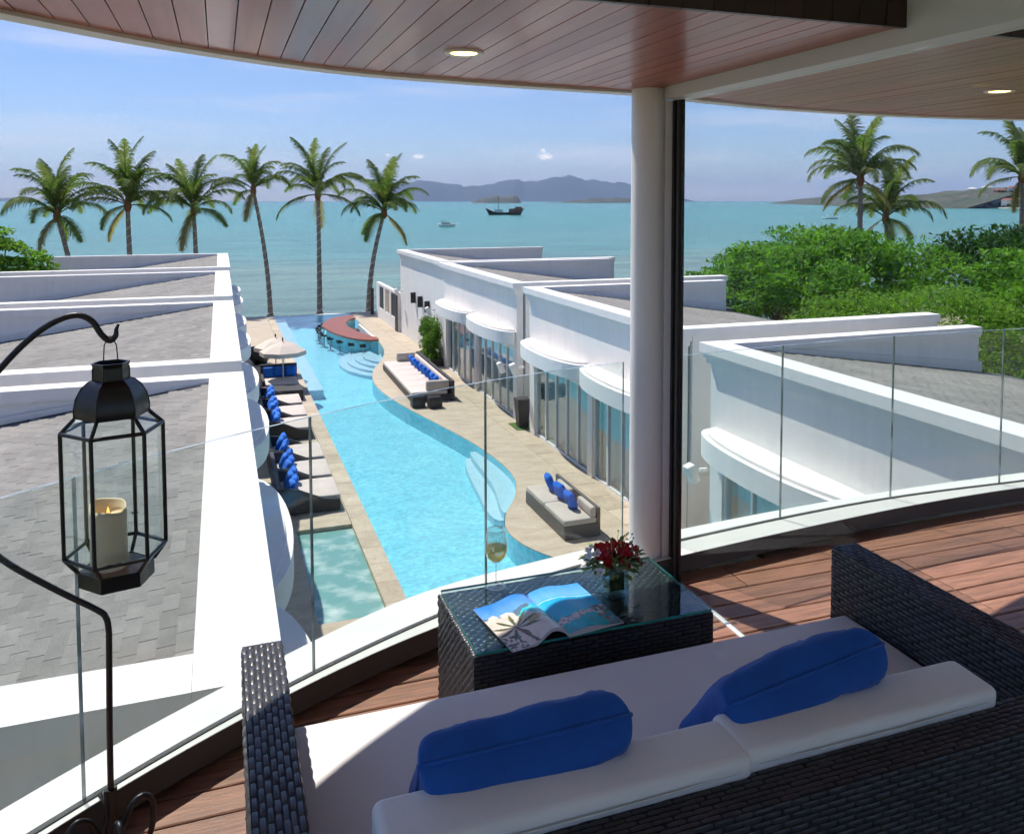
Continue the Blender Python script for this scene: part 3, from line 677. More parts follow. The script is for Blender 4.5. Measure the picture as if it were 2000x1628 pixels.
# roof slab and soffit
CZ = 2.38
fas = cr_spline([(-1.6,1.6),(-1.1,2.32),(-.58,2.90),(-.12,3.32),(.47,3.665),(1.15,3.81),(1.91,3.90),(2.4,4.06),(2.97,4.22),(3.76,4.31),(4.35,4.30),(4.9,4.22),(5.8,3.95),(7,3.3)], 8)
fin = offs(fas, -.085)
mb = MB(); mb.ribbon(fin, fas, CZ-.012, CZ+.30); struct(mb.build('fascia', m_fascia))
RS = struct(thing('soffit', 's', 'soffit')); del RS['category']; del RS['label']
SY = 2.14
mb = MB(); mb.prism([(-1.5,-3),(7,-3),(7,3.2)]+[(p.x,p.y) for p in fin[::-1]], CZ+.56, CZ+.7); mb.build('roof_slab', m_fascia, RS)
mb = MB(); mb.prism([(-1.4,SY-.001+.02),(6.9,SY+.019),(6.9,3.2)]+[(p.x,p.y+.01) for p in fin[::-1] if p.y > SY+.05], CZ+.03, CZ+.06); mb.build('soffit_backing', m_deckbase, RS)
bw = .083; x = -1.35
while x < 6.6:
    sy0 = SY
    if 1.955 < x+bw/2 < 2.14: sy0 = 3.662
    if True:
        y1a = min(curve_y(fin, x), curve_y(fin, x+bw))
        ya_, yb_ = curve_y(fin, x+.002), curve_y(fin, x+bw-.004)
        if y1a > SY+.05:
            q = MB(); g = .0035
            q.hexa([(0,sy0,CZ),(bw-g,sy0,CZ),(bw-g,yb_,CZ),(0,ya_,CZ)], [(0,sy0,CZ+.018),(bw-g,sy0,CZ+.018),(bw-g,yb_,CZ+.018),(0,ya_,CZ+.018)])
            o = q.build('soffit_board', m_ceil, RS); o.location = (x, 0, rnd.uniform(-.0008,.0008))
    x += bw
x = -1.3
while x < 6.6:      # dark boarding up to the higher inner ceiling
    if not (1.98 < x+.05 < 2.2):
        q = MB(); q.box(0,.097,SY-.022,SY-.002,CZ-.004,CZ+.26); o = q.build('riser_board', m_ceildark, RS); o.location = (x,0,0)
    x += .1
mb = MB(); mb.box(-1.4,6.9,-3,SY-.03,CZ+.27,CZ+.30); mb.build('inner_ceiling', m_white, RS)
# column, door frame, beam
mb = MB(); mb.lathe([(.079,.1215),(.079,CZ-.002)], 40, (1.925,3.72,0)); mb.build('round_column', m_column); 
o = bpy.data.objects['round_column']; tag(o, 'round white column standing on the balcony kerb beside the door frame', 'column')
mb = MB(); mb.box(1.975,2.10,-.5,3.66,CZ-.055,CZ+.25); struct(mb.build('ceiling_beam', m_grey))
dr = thing('sliding_door', 'frameless sliding glass wall with dark edge profile next to the column', 'glass door', loc=(2.04,3.6,0))
mb = MB(); mb.box(1.985,2.020,3.652,3.70,.0,CZ-.057); mb.build('jamb', m_frame, dr)
for k, (x0, x1, ya, yb, m) in enumerate(((2.018,2.036,3.630,3.650,m_black),(2.030,2.044,3.608,3.629,m_gwick),(2.036,2.051,3.588,3.607,m_black))):
    mb = MB(); mb.box(x0,x1,ya,yb,.0,CZ-.058); mb.build('edge_profile', m, dr)
mb = MB(); mb.box(2.028,2.052,1.0,3.585,.0015,.009); mb.build('floor_track', m_track, dr)
mb = MB(); mb.box(2.040,2.048,1.2,3.586,.012,CZ-.06); mb.build('pane', m_slide, dr)
for (x, y, lb) in ((.83,3.03,'round recessed ceiling light, lit, in the boards left of the column'), (3.53,3.17,'round recessed ceiling light, lit, in the boards right of the column')):
    t = thing('ceiling_light', lb, 'ceiling light', 'recessed ceiling lights', (x,y,CZ))
    b = MB(); b.lathe([(.046,-.004),(.064,-.010),(.070,-.006),(.070,.0)], 28); b.build('trim_ring', m_frame, t, False)
    b = MB(); b.lathe([(.0,-.006),(.0465,-.006)], 24); b.build('lens', m_lamp, t, False)

# ------------------------------------------------------------------ woven wicker panels
def weave_el(mb, o, eu, ev, en, L, w, h):
    """one raised strand: o centre, eu along, ev across, en outwards"""
    prof = ((-.5,-.15),(-.36,.6),(0,1.0),(.36,.6),(.5,-.15)); vs = []
    for t, z in prof:
        for s, q in ((-.5,.15),(0,1),(.5,.15)):
            vs.append(o+eu*(t*L)+ev*(s*w*(1 if abs(t) < .45 else .7))+en*(h*z*q))
    fs = [(i*3+k, i*3+k+1, (i+1)*3+k+1, (i+1)*3+k) for i in range(4) for k in range(2)]
    mb.add(vs, fs, 0, True)
def weave(o, eu, ev, en, LU, LV, pu=.046, pv=.0138, h=.0042):
    """covers a LU x LV rectangle starting at corner o; strands run along eu"""
    mb = MB(); nu, nv = max(1, int(LU/pu)), max(1, int(LV/pv)); pu, pv = LU/nu, LV/nv
    for j in range(nv):
        off = .5 if j % 2 else 0
        for i in range(nu + (1 if off else 0)):
            c = (i+.5-off)*pu; L = pu*.98
            if off and i == 0: c, L = pu*.25, pu*.5
            if off and i == nu: c, L = LU-pu*.25, pu*.5
            weave_el(mb, o+eu*(c+rnd.gauss(0,.0016))+ev*((j+.5)*pv+rnd.gauss(0,.0006))+en*.0005, eu, ev, en, L*rnd.uniform(.9,1.04), pv*rnd.uniform(.62,.80), h*rnd.uniform(.7,1.2))
    return mb
X, Y, Zv = Vector((1,0,0)), Vector((0,1,0)), Vector((0,0,1))

# ------------------------------------------------------------------ foreground sofa
SX0, SX1, AW, AT = .03, 2.136, .112, .62
SF, SB0, SB1 = 2.478, 1.425, 1.548     # arm front end, back rail rear face, back rail front face
sofa = thing('wicker_sofa', 'black woven wicker sofa with grey seat cushion in the foreground', 'sofa', loc=(1.08,1.95,0))
def panel(name, x0, x1, y0, y1, z0, z1):
    mb = MB(); mb.box(x0,x1,y0,y1,z0,z1); return mb.build(name, m_wickbase, sofa)
g = .004
la = panel('armrest', SX0+g, SX0+AW-g, SB1+.002, SF-g, .03, AT-g); ra = panel('armrest', SX1-AW+g, SX1-g, SB1+.002, SF-g, .03, AT-g)
bk = panel('backrest', SX0+g, SX1-g, SB0+g, SB1-g, .03, AT-g)
def wv(par, *a, **k): stuff(weave(*a, **k).build('weave', m_wicker, par))
for ar, x0, x1 in ((la,SX0,SX0+AW),(ra,SX1-AW,SX1)):
    wv(ar, Vector((x0+g,SB1,AT-g)), Y, X, Zv, SF-SB1-g, AW-2*g)
    wv(ar, Vector((x0+g,SB1,.32)), Y, Zv, -X, SF-SB1-g, AT-.32-g, pu=.046)
    wv(ar, Vector((x1-g,SB1,.32)), Y, Zv, X, SF-SB1-g, AT-.32-g, pu=.046)
    wv(ar, Vector((x0+g,SF-g,.1)), X, Zv, Y, AW-2*g, AT-.1-g)
wv(bk, Vector((SX0+g,SB0+g,AT-g)), X, Y, Zv, SX1-SX0-2*g, SB1-SB0-2*g)
wv(bk, Vector((SX0+g,SB0+g,.30)), X, Zv, -Y, SX1-SX0-2*g, AT-.30-g, pu=.046)
for (x0,x1,y0,y1) in ((SX0+AW,SX1-AW,SB1,SF-.11),):
    mb = MB(); mb.box(x0+.002,x1-.002,y0,y1,.05,.27); mb.build('seat_base', m_wickbase, sofa)
for x in (SX0+.03,SX1-.07):
    for y in (SB0+.02,SF-.06):
        mb = MB(); mb.box(x,x+.04,y,y+.04,0,.031); mb.build('foot', m_black, sofa)
b = rbox(SX1-SX0-2*AW-.012, SF-.095-SB1-.09, .145, .022, 3, .006); sc = b.build('seat_cushion', m_cush, sofa, False); sc.location = Vector(((SX0+SX1)/2, (SF-.095+SB1+.09)/2, .272))-sofa.location
for (xc, w, lb) in ((.655,.80,0),(1.40,.735,0)):
    b = rbox(w, .145, .395, .022, 4); 
    for i, p in enumerate(b.v):
        x, y, z = p; s = 1-(2*x/w)**2
        y += .012*s*(1 if y > 0 else -1); z += .006*mnoise.noise(Vector((x*6,y*20,z*4)))
        b.v[i] = (x, y, z)
    b.xform(Matrix.Rotation(R(5),4,'X'))
    o = b.build('back_cushion', m_cush2, sofa, False); o.location = Vector((xc, 1.622+(.012 if xc > 1 else 0), .272))-sofa.location
    s = MB()
    ww = w/2-.012; path = []
    pts_ = [(-ww,-.0705,.392),(ww,-.0605,.392)]
    n_ = 24
    for k in range(n_+1):
        x = -ww+2*ww*k/n_; path.append(Matrix.Rotation(R(5),4,'X') @ Vector((x, -.0705-.012*(1-(x/ww)**2), .370)))
    s.tube(path, .0022, 5); s.build('seam', m_grey, o, False)
for (x, y, z, rz, tilt, lb, sd, w) in ((.61,1.895,.455,R(-3),R(43),'royal blue cushion leaning on the left back cushion of the sofa',1.3,.47),(1.315,1.905,.455,R(2),R(43),'royal blue cushion leaning on the right back cushion of the sofa',4.7,.47)):
    b = pillow(w, .38, .185, 40, sd, .020, 1); o = b.build('blue_cushion', m_blue); tag(o, lb, 'cushion', 'blue cushions on the sofa')
    o.location = (x,y,z); o.rotation_euler = (tilt, R(-3 if x < 1 else -7), rz)

# ------------------------------------------------------------------ coffee table with its things
TX0, TX1, TY0, TY1, TZ = .70, 1.553, 2.483, 2.955, .452
tb = thing('coffee_table', 'black wicker coffee table with green-edged glass top', 'table', loc=(1.13,2.72,0))
mb = MB(); mb.box(TX0+g,TX1-g,TY0+g,TY1-g,.02,TZ-g); tc_ = mb.build('table_body', m_wickbase, tb)
wv(tc_, Vector((TX0+g,TY0+g,TZ-g)), X, Y, Zv, TX1-TX0-2*g, TY1-TY0-2*g, pu=.036, pv=.0165, h=.0042)
wv(tc_, Vector((TX0+g,TY0+g,.02)), Zv, Y, -X, TZ-.02-g, TY1-TY0-2*g, pu=.030, pv=.0165, h=.0055)
wv(tc_, Vector((TX0+g,TY0+g,.02)), X, Zv, -Y, TX1-TX0-2*g, TZ-.02-g)
wv(tc_, Vector((TX1-g,TY0+g,.02)), Zv, Y, X, TZ-.02-g, TY1-TY0-2*g)
mb = MB(); a = (TX0+.012,TX1-.01,TY0+.004,TY1-.006,TZ+.0035,TZ+.0115); mb.box(*a)
mb.m = [0,0,1,1,1,1]; mb.build('glass_top', [m_tglass, m_tedge], tb)
GZ = TZ+.0125
# wine glass
wx, wy = .905, 2.905
wg = thing('wine_glass', 'stemmed wine glass half full of white wine on the coffee table', 'wine glass', loc=(wx,wy,GZ))
b = MB(); b.lathe([(.0,.0),(.036,.0),(.037,.002),(.02,.005),(.006,.012),(.0035,.025),(.0033,.075),(.005,.086),(.018,.094),(.034,.112),(.0405,.133),(.0405,.150),(.036,.185),(.032,.212),(.0312,.212),(.035,.185),(.0395,.150),(.0395,.133),(.033,.113),(.017,.096),(.0,.090)], 32); b.build('bowl_and_stem', m_wglass, wg, False)
b = MB(); b.lathe([(.0,.0915),(.017,.0975),(.032,.1135),(.0388,.133),(.039,.146),(.0,.146)], 32); b.build('wine', m_wine, wg, False)
# magazine, open, pages printed with beach pictures
def page_color(side, u, v):
    n = mnoise.fractal(Vector((u*6+side*9, v*6, side)), 1, 2, 5); n2 = mnoise.noise(Vector((u*22, v*22, side*4)))
    def mixc(a, b, t): t = max(0, min(1, t)); return tuple(x+(y-x)*t for x, y in zip(a, b))
    if side == 0:   # u: 0 outer edge .. 1 spine; v: 0 top .. 1 bottom
        c = mixc((.035,.24,.78),(.20,.46,.88), v*2.2+n*.2)
        hill = .24+.10*math.sin(u*3.0+.3)+.03*n
        if v > hill*.95 and u < .78+.1*n: c = mixc((.10,.20,.30),(.13,.19,.13), (v-hill)*3+n*.6)
        if v > .26+.34*(1-u)+.05*n and u > .28: c = mixc((.01,.50,.72),(.10,.70,.78), n+.4)
        if v > .40+.20*u*u+.10*n-.12*(u < .5): c = mixc((.82,.70,.62),(.72,.58,.48), n+.3+.3*n2)
        if u > .55 and .58 < v < .68+.06*n: c = mixc((.55,.42,.2),(.25,.30,.12), n*1.5+.3)
        # palm: fronds as rays around a centre, and a leaning trunk
        du, dv = (u-.36)*.66, v-.60; r = math.hypot(du, dv); a = math.atan2(dv, du)
        if r < .27*(0.72+.28*math.cos(9*a)) and math.cos(9*a+6*r) > -.15+r*2.4: c = mixc((.05,.085,.025),(.16,.17,.06), .5+n2)
        tx = .36+(v-.60)*.26
        if v > .60 and abs(u-tx) < .022: c = (.16,.10,.06)
        if v > .72 and u < .30 and n2 > .05: c = (.10,.10,.06)
    else:           # u: 0 spine .. 1 outer
        c = mixc((.07,.36,.86),(.25,.58,.92), v*2.4+n*.15)
        if .24+.04*u < v: c = mixc((.03,.42,.85),(.0,.62,.88), (v-.25)*2+n*.3)
        if .26+.04*u < v < .285+.04*u: c = (.35,.66,.92)
        if v > .70-.10*u+.03*n: c = mixc((.0,.55,.66),(.02,.36,.42), n+.5)
        if .74-.2*u+.05*n < v < .84-.16*u+.08*n: c = mixc((.75,.70,.66),(.35,.33,.33), n2*2+.3)
        if u > .72 and v > .55 and n2 > -.15: c = mixc((.13,.13,.14),(.45,.42,.40), n2*1.8)
    return c
mg = thing('magazine', 'open magazine with beach photographs lying on the glass table top', 'magazine', loc=(.998,2.63,GZ))
def page(side):
    nu, nv = 64, 96; w, h = .203, .312; vs = []; cols = []
    for j in range(nv+1):
        for i in range(nu+1):
            u, v = i/nu, j/nv
            x = (u-1)*w if side == 0 else u*w
            d = (1-u) if side == 0 else u      # distance from spine 0..1
            if side == 0: z = .012+.030*math.exp(-((d-.28)/.24)**2)*(0.45+.75*v)-.010*d - .012*math.exp(-(d/.05)**2)*.8
            else: z = .010+.013*math.exp(-((d-.35)/.32)**2)-.006*d+.007*d*(1-v)-.004*math.exp(-(d/.05)**2)
            vs.append((x, h/2-v*h, max(.003, z))); cols.append((*page_color(side, u, v), 1))
    mb = MB(); mb.add(vs, [(j*(nu+1)+i, (j+1)*(nu+1)+i, (j+1)*(nu+1)+i+1, j*(nu+1)+i+1) for j in range(nv) for i in range(nu)], 0, True)
    o = mb.build('printed_page', m_print, mg, False); ca = o.data.color_attributes.new('print', 'FLOAT_COLOR', 'POINT')
    ca.data.foreach_set('color', [c for q in cols for c in q])
    # the block of pages beneath
    mb = MB(); e = []
    for i in range(nu+1): e.append(i)
    top = [vs[i] for i in e]; bot = [vs[nv*(nu+1)+i] for i in e]; k = len(e)
    A = [(p[0],p[1],max(.001,p[2]-.0012)) for p in top]; B = [(p[0],p[1],max(.001,p[2]-.0012)) for p in bot]
    lim = .5
    A0 = [(p[0],p[1],.0005 if side else max(.0005, p[2]-.012)) for p in top]; B0 = [(p[0],p[1],.0005 if side else max(.0005,p[2]-.012)) for p in bot]
    mb.add(A+B, [(i,i+1,k+i+1,k+i) for i in range(k-1)], 0, True); mb.add(A0+B0, [(i+1,i,k+i,k+i+1) for i in range(k-1)], 0, True)
    mb.add(A+A0, [(i+1,i,k+i,k+i+1) for i in range(k-1)]); mb.add(B+B0, [(i,i+1,k+i+1,k+i) for i in range(k-1)])
    for i in (0, k-1): mb.add([A[i],B[i],B0[i],A0[i]], [(0,1,2,3)])
    mb.build('page_block', m_paper, mg, False)
page(0); page(1)
mg.rotation_euler = (0,0,R(7))
# vase with flowers
vx, vy = 1.285, 2.725
vs_ = thing('flower_vase', 'square glass vase with red orchids, white flowers and green leaves', 'flower arrangement', loc=(vx,vy,GZ), rz=R(4))
b = MB(); s = .043; hh = .085
b.box(-s,s,-s,s,0,.012)
for (x0,x1,y0,y1) in ((-s,-s+.005,-s,s),(s-.005,s,-s,s),(-s+.005,s-.005,-s,-s+.005),(-s+.005,s-.005,s-.005,s)): b.box(x0,x1,y0,y1,.012,hh)
b.build('glass_cube', m_vase, vs_, False)
b = MB(); b.box(-s+.014,s-.014,-s+.014,s-.014,.013,.074); b.build('leaf_lining', m_vleaf, vs_, False)
def petal_flower(c, r, nrm, m, n=5, cup=.35, par=None, nm='flower'):
    b = MB(); nrm = Vector(nrm).normalized(); a = nrm.orthogonal().normalized(); d = nrm.cross(a)
    for k in range(n):
        t = 2*math.pi*k/n+rnd.uniform(-.2,.2); e = a*math.cos(t)+d*math.sin(t); f = nrm.cross(e); rr = r*rnd.uniform(.8,1.15)
        P = []
        for (l, w, h) in ((.05,.10,0),(.35,.34,.10),(.7,.38,.25),(1.0,.16,.32)):
            for sgn in (-1,0,1): P.append(Vector(c)+e*(l*rr)+f*(sgn*w*rr)+nrm*((h*cup*2+(.08 if sgn == 0 else .16)*-1*(sgn == 0))*rr))
        b.add(P, [(i*3+j,i*3+j+1,(i+1)*3+j+1,(i+1)*3+j) for i in range(3) for j in range(2)], 0, True)
    b.lathe([(.001,-.05*r),(.13*r,.05*r),(.1*r,.2*r),(.001,.25*r)], 8, c); return b.build(nm, m, par, False)
for k in range(24):
    a = rnd.uniform(0,6.28); q = rnd.uniform(.008,.066); c = (.012+q*math.cos(a)*1.25, q*math.sin(a)*.8-.012, .150+rnd.uniform(-.03,.022)-q*.25)
    petal_flower(c, rnd.uniform(.021,.029), (c[0]*5, c[1]*5-.35, .55), m_red, 5, .4, vs_, 'orchid')
for k in range(10):
    a = rnd.uniform(1.8,4.4); q = rnd.uniform(.04,.092); c = (q*math.cos(a)*1.1, q*math.sin(a)*.8, .128+rnd.uniform(-.025,.045)-q*.12)
    petal_flower(c, rnd.uniform(.017,.024), (c[0]*6, c[1]*6-.2, .7), m_wpetal, 5, .6, vs_, 'white_blossom')
b = MB()
for k in range(150):
    a = rnd.uniform(0,6.28); el = rnd.uniform(-.45,.9); L = rnd.uniform(.022,.04); st_ = Vector((math.cos(a)*.045, math.sin(a)*.04, .085+rnd.uniform(0,.045)))
    e = Vector((math.cos(a)*math.cos(el), math.sin(a)*math.cos(el), math.sin(el))); f = e.cross(Zv).normalized(); nn = f.cross(e)
    st_ += e*rnd.uniform(0,.05)
    P = []
    for (l, w, h) in ((0,.06,0),(.4,.30,.05),(.75,.24,.02),(1,.015,-.10)):
        for sgn in (-1,0,1): P.append(st_+e*(l*L)+f*(sgn*w*L)+nn*((h-(.05 if sgn == 0 else 0))*L))
    b.add(P, [(i*3+j,i*3+j+1,(i+1)*3+j+1,(i+1)*3+j) for i in range(3) for j in range(2)], 0, True)
stuff(b.build('foliage', m_stem, vs_, False))
b = MB()
for k in range(15):
    a = rnd.uniform(0,6.28); q = rnd.uniform(.03,.085); p0 = Vector((math.cos(a)*.02, math.sin(a)*.02, .07)); p1 = Vector((math.cos(a)*q, math.sin(a)*q*.7, rnd.uniform(.17,.205)))
    b.tube([p0, p0.lerp(p1,.5)+Vector((0,0,.02)), p1], [.0012,.001,.0008], 4)
    b.lathe([(.0,-.003),(.0035,0),(.0035,.003),(.0,.006)], 6, p1)
stuff(b.build('bud_stems', m_stem, vs_, False))

# ------------------------------------------------------------------ lantern on its hook
LY = 2.62
hook = thing('lantern_stand', 'tall black wrought-iron shepherd hook stand with scrolled feet', 'lantern stand', loc=(-.318,LY,0))
hp = [(-.322,0,.06),(-.319,0,.35),(-.314,0,.60),(-.3135,0,.655),(-.320,0,.695),(-.345,0,.722),(-.45,0,.800),(-.568,0,.900),(-.64,0,1.01),(-.672,0,1.14),(-.645,0,1.28),(-.551,0,1.407),(-.478,0,1.485),(-.416,0,1.528),(-.365,0,1.541),(-.330,0,1.522),(-.310,0,1.487),(-.290,0,1.468),(-.274,0,1.480),(-.272,0,1.497),(-.266,0,1.512)]
hpth = [Vector((p.x, LY, p.z)) for p in cr_spline(hp, 5)]
nn_ = len(hpth); mb = MB(); mb.tube(hpth, [.0085 if i < nn_-14 else .0085-(i-(nn_-14))*.0004 for i in range(nn_)], 12); mb.build('pole', m_iron, hook)
for k in range(4):
    a = R(20+90*k); c, s = math.cos(a), math.sin(a)
    q = [(.0095,.0,.20),(.012,0,.11),(.03,0,.075),(.055,0,.125),(.085,0,.14),(.11,0,.115),(.112,0,.06),(.10,0,.009)]
    pth = [Vector((-.322+p.x*c, LY+p.x*s, p.z)) for p in cr_spline(q, 5)]
    mb = MB(); mb.tube(pth, .0085, 10); mb.build('scroll_foot', m_iron, hook)
mb = MB(); mb.lathe([(.013,.075),(.018,.10),(.013,.125)], 14, (-.322,LY,0)); mb.build('collar', m_iron, hook)
LX = -.288
lan = thing('lantern', 'hexagonal black metal and glass lantern hanging from the hook', 'lantern', loc=(LX,LY,.78))
rot0 = R(12)
def hexp(r, z, sq=1.0): return [Vector((LX+r*math.cos(rot0+math.pi/3*k), LY+r*math.sin(rot0+math.pi/3*k)*sq, z)) for k in range(6)]
def hexshell(mb, prof, thick=0):
    rings = [hexp(r, z) for r, z in prof]
    for k in range(6):
        m_ = len(rings); mb.add([A[k] for A in rings]+[A[(k+1)%6] for A in rings], [(i,m_+i,m_+i+1,i+1) for i in range(m_-1)], 0, thick == 1)
    return rings
mb = MB(); hexshell(mb, [(p.x, p.z) for p in cr_spline([(.093,0,1.262),(.0945,0,1.285),(.088,0,1.315),(.074,0,1.342),(.056,0,1.358),(.046,0,1.362)], 4)], 1); hexshell(mb, [(.046,1.362),(.045,1.395),(.049,1.408),(.044,1.408),(.041,1.36),(.06,1.345),(.085,1.30),(.089,1.264)]); mb.build('cap', m_lmetal, lan)
mb = MB(); rc_ = hexp(.094,1.262); rd_ = hexp(.046,1.362)
prf = [(.094,1.262),(.0945,1.285),(.0885,1.315),(.0745,1.342),(.0565,1.358),(.046,1.362),(.0455,1.395)]
for k in range(6):
    mb.tube([hexp(r, z)[k] for r, z in prf], .002, 6)
mb.build('cap_ribs', m_lmetal, lan)
R1, R2, zt, zb = .128, .128, 1.225, .880
for nm, A, B in (('eave_bar', hexp(.093,1.262), hexp(R1,zt)), ('post', hexp(R1,zt), hexp(R2,zb)), ('base_bar', hexp(R2,zb), hexp(.096,.838))):
    for k in range(6):
        mb = MB(); mb.tube([A[k],B[k]], .0055, 8); mb.build(nm, m_lmetal, lan)
for r, z in ((R1,zt),(R2,zb)):
    mb = MB(); P = hexp(r,z)
    for k in range(6): mb.tube([P[k],P[(k+1)%6]], .0055, 8)
    mb.build('ring', m_lmetal, lan)
for prof in ([(.090,1.261),(R1-.003,zt)], [(R1-.002,zt),(R2-.002,zb)], [(R2-.003,zb),(.094,.838)]):
    A, B = hexp(*prof[0]), hexp(*prof[1])
    for k in range(6):
        mb = MB(); mb.add([A[k],A[(k+1)%6],B[(k+1)%6],B[k]], [(0,1,2,3)]); mb.build('pane', m_lglass, lan)
mb = MB(); hexshell(mb, [(.001,.836),(.094,.836),(.096,.838),(.096,.796),(.001,.796)]); mb.build('base_tray', m_lmetal, lan)
for s in (-1,1):
    mb = MB(); pth = [Vector((LX+s*x, LY, z)) for x, z in ((.016,1.395),(.0175,1.42),(.015,1.455),(.004,1.478),(.0,1.4795))]; mb.tube(pth, .0016, 6); mb.build('wire_bail', m_iron, lan)
mb = MB(); mb.tube([Vector((LX+.052,LY-.115,1.02)),Vector((LX+.062,LY-.120,1.022)),Vector((LX+.07,LY-.12,1.02)),Vector((LX+.062,LY-.12,1.017)),Vector((LX+.052,LY-.115,1.018))], .0012, 5); mb.build('latch', m_iron, lan)
cd = thing('candle', 'thick cream candle with orange flame inside the lantern', 'candle', loc=(LX-.018,LY,.8375))
prof_r = .047; b = MB(); n = 36; vs = []
prf = [(.0,0),(.047,0),(.0485,.004),(.047,.10),(.0475,.160),(.0472,.1),( .0,0)]
rings = [(.047,.0,0),(.0485,.01,0),(.047,.09,0),(.0475,.155,1),(.0455,.172,1),(.0425,.170,1),(.040,.150,.6),(.02,.140,.1),(.001,.139,0)]
for r, z, wv_ in rings:
    for k in range(n):
        a = 2*math.pi*k/n; vs.append((r*math.cos(a), r*math.sin(a), z+wv_*.010*math.sin(a-.5)+wv_*.003*math.sin(3*a)))
b.add(vs, [(i*n+k, i*n+(k+1)%n, (i+1)*n+(k+1)%n, (i+1)*n+k) for i in range(len(rings)-1) for k in range(n)], 0, True); b.build('wax', m_wax, cd, False)
b = MB(); b.lathe([(.0005,.138),(.0045,.146),(.0035,.156),(.0005,.168)], 10); b.build('flame', m_flame, cd, False)

# ------------------------------------------------------------------ poolside furniture, left
def lounger_proto():
    t = thing('poolside_lounger', 'x', 'lounger', 'loungers beside the pool')
    b = MB(); b.box(-.75,.72,-.8,.8,.03,.27); b.build('base', m_dwick, t, False)
    for s in (-1,1):
        P = [(-.75,.27),(.72,.27),(.72,.30),(.3,.36),(-.35,.66),(-.75,.72)]
        b = MB(); y0, y1 = (s*.80, s*.87); n = len(P)
        vs = [(x,y0,z) for x,z in P]+[(x,y1,z) for x,z in P]; b.add(vs, [tuple(range(n)), tuple(range(2*n-1,n-1,-1))]+[(i,n+i,n+(i+1)%n,(i+1)%n) for i in range(n)]); b.box(-.75,.72,min(y0,y1)+.001,max(y0,y1)-.001,.03,.269); b.build('side_arm', m_dwick, t, False)
    b = MB(); b.box(-.86,-.752,-.87,.87,.03,.74); b.build('backrest', m_dwick, t, False)
    b = rbox(1.42,1.56,.13,.03,2,.01); o = b.build('cushion', m_lcush, t, False); o.location = (.02,0,.272)
    return t
lp = lounger_proto()
names = ['nearest the spa pool','second from the spa pool','third from the spa pool','fourth from the spa pool','fifth from the spa pool','sixth from the spa pool, next to the covered daybed']
pil_me = pillow(.46,.46,.20,10,2.2,.01).mesh('blue_cushion', m_blue2)
for k, yc in enumerate((23.45,25.25,27.1,30.7,32.55,34.5)):
    o = lp if k == 0 else dup(lp)
    o.location = (2.08,yc,PZ); o['label'] = 'dark rattan lounger with cream mattress, '+names[k]
    for j, dy in enumerate((-.55,-.18,.2,.56)):
        q = put('blue_cushion', pil_me); q.location = (2.08-.60+rnd.uniform(0,.05)+.10*(j % 2), yc+dy, PZ+.415); q.rotation_euler = (R(24), 0, R(90+rnd.uniform(-14,14)))
        tag(q, ('nearest','second nearest','third nearest','farthest')[j]+' of four blue cushions on the lounger '+names[k].split(',')[0], 'cushion', 'blue cushions on the loungers')
# daybed under umbrellas
db = thing('covered_daybed', 'dark rattan daybed under the cream umbrellas at the pool edge', 'daybed', loc=(2.27,38.0,PZ))
b = MB(); b.box(-.74,.74,-.9,.85,.03,.30); b.build('base', m_dwick, db, False)
b = MB(); b.box(-.76,.76,.86,1.0,.03,.98); b.build('backrest', m_dwick, db, False)
b = MB(); b.box(-.76,-.66,-.9,.859,.301,.62); b.build('side_arm', m_dwick, db, False)
b = rbox(1.36,1.6,.14,.03,2,.01); o = b.build('cushion', m_lcush, db, False); o.location = (.04,.0,.302)
for j, dx in enumerate((-.44,.0,.50)):
    q = put('blue_cushion', pil_me); q.location = (2.27+dx, 38.0+.72, PZ+.45); q.rotation_euler = (R(-14),0,0)
    tag(q, ('left','middle','right')[j]+' blue cushion against the back of the daybed under the umbrellas', 'cushion', 'blue cushions on the daybed')
b = MB(); b.box(1.5,3.02,35.75,36.9,PZ,PZ+.44); bx_ = b.build('storage_bench', m_dwick); tag(bx_, 'plain dark rattan bench box at the foot of the covered daybed', 'bench')
def umbrella(x, y, zt, lb, rz, w=.90):
    t = thing('umbrella', lb, 'umbrella', 'cream umbrellas beside the pool', (x,y,PZ), rz); h = zt-PZ
    b = MB(); b.tube([(0,0,0),(0,0,h)], .028, 10); b.build('pole', m_grey, t, False)
    b = MB(); b.lathe([(.32,0),(.32,.06),(.04,.08),(.04,.3)], 18); b.build('base', m_dwick, t, False)
    P = [(w*math.cos(math.pi/4*k+.39)*1.08, w*math.sin(math.pi/4*k+.39)*1.08) for k in range(8)]
    b = MB(); n = 8; vs = [(0,0,h)]+[(p[0]*.5,p[1]*.5,h-.17) for p in P]+[(p[0],p[1],h-.42) for p in P]+[(p[0],p[1],h-.60) for p in P]
    b.add(vs, [(0,1+k,1+(k+1)%8) for k in range(8)]+[(1+k,9+k,9+(k+1)%8,1+(k+1)%8) for k in range(8)]+[(9+k,17+k,17+(k+1)%8,9+(k+1)%8) for k in range(8)])
    b.build('canopy', m_canvas, t, False)
    b = MB(); b.lathe([(.0,h+.005),(.03,h+.01),(.035,h+.10),(.015,h+.15),(.0,h+.19)], 10); b.build('finial', m_black, t, False)
    for k in range(8):
        b = MB(); b.tube([(0,0,h-.03),(P[k][0]*.99,P[k][1]*.99,h-.44)], .010, 5); b.build('rib', m_grey, t, False)
umbrella(2.42,38.3,-4.14,'cream umbrella nearer to the balcony, over the daybed',.2)
umbrella(2.30,41.4,-4.42,'cream umbrella partly hidden behind the nearer one',.5)
tub = thing('tub_chair', 'black rattan tub chair in the shade behind the umbrellas', 'chair', loc=(1.72,44.6,PZ))
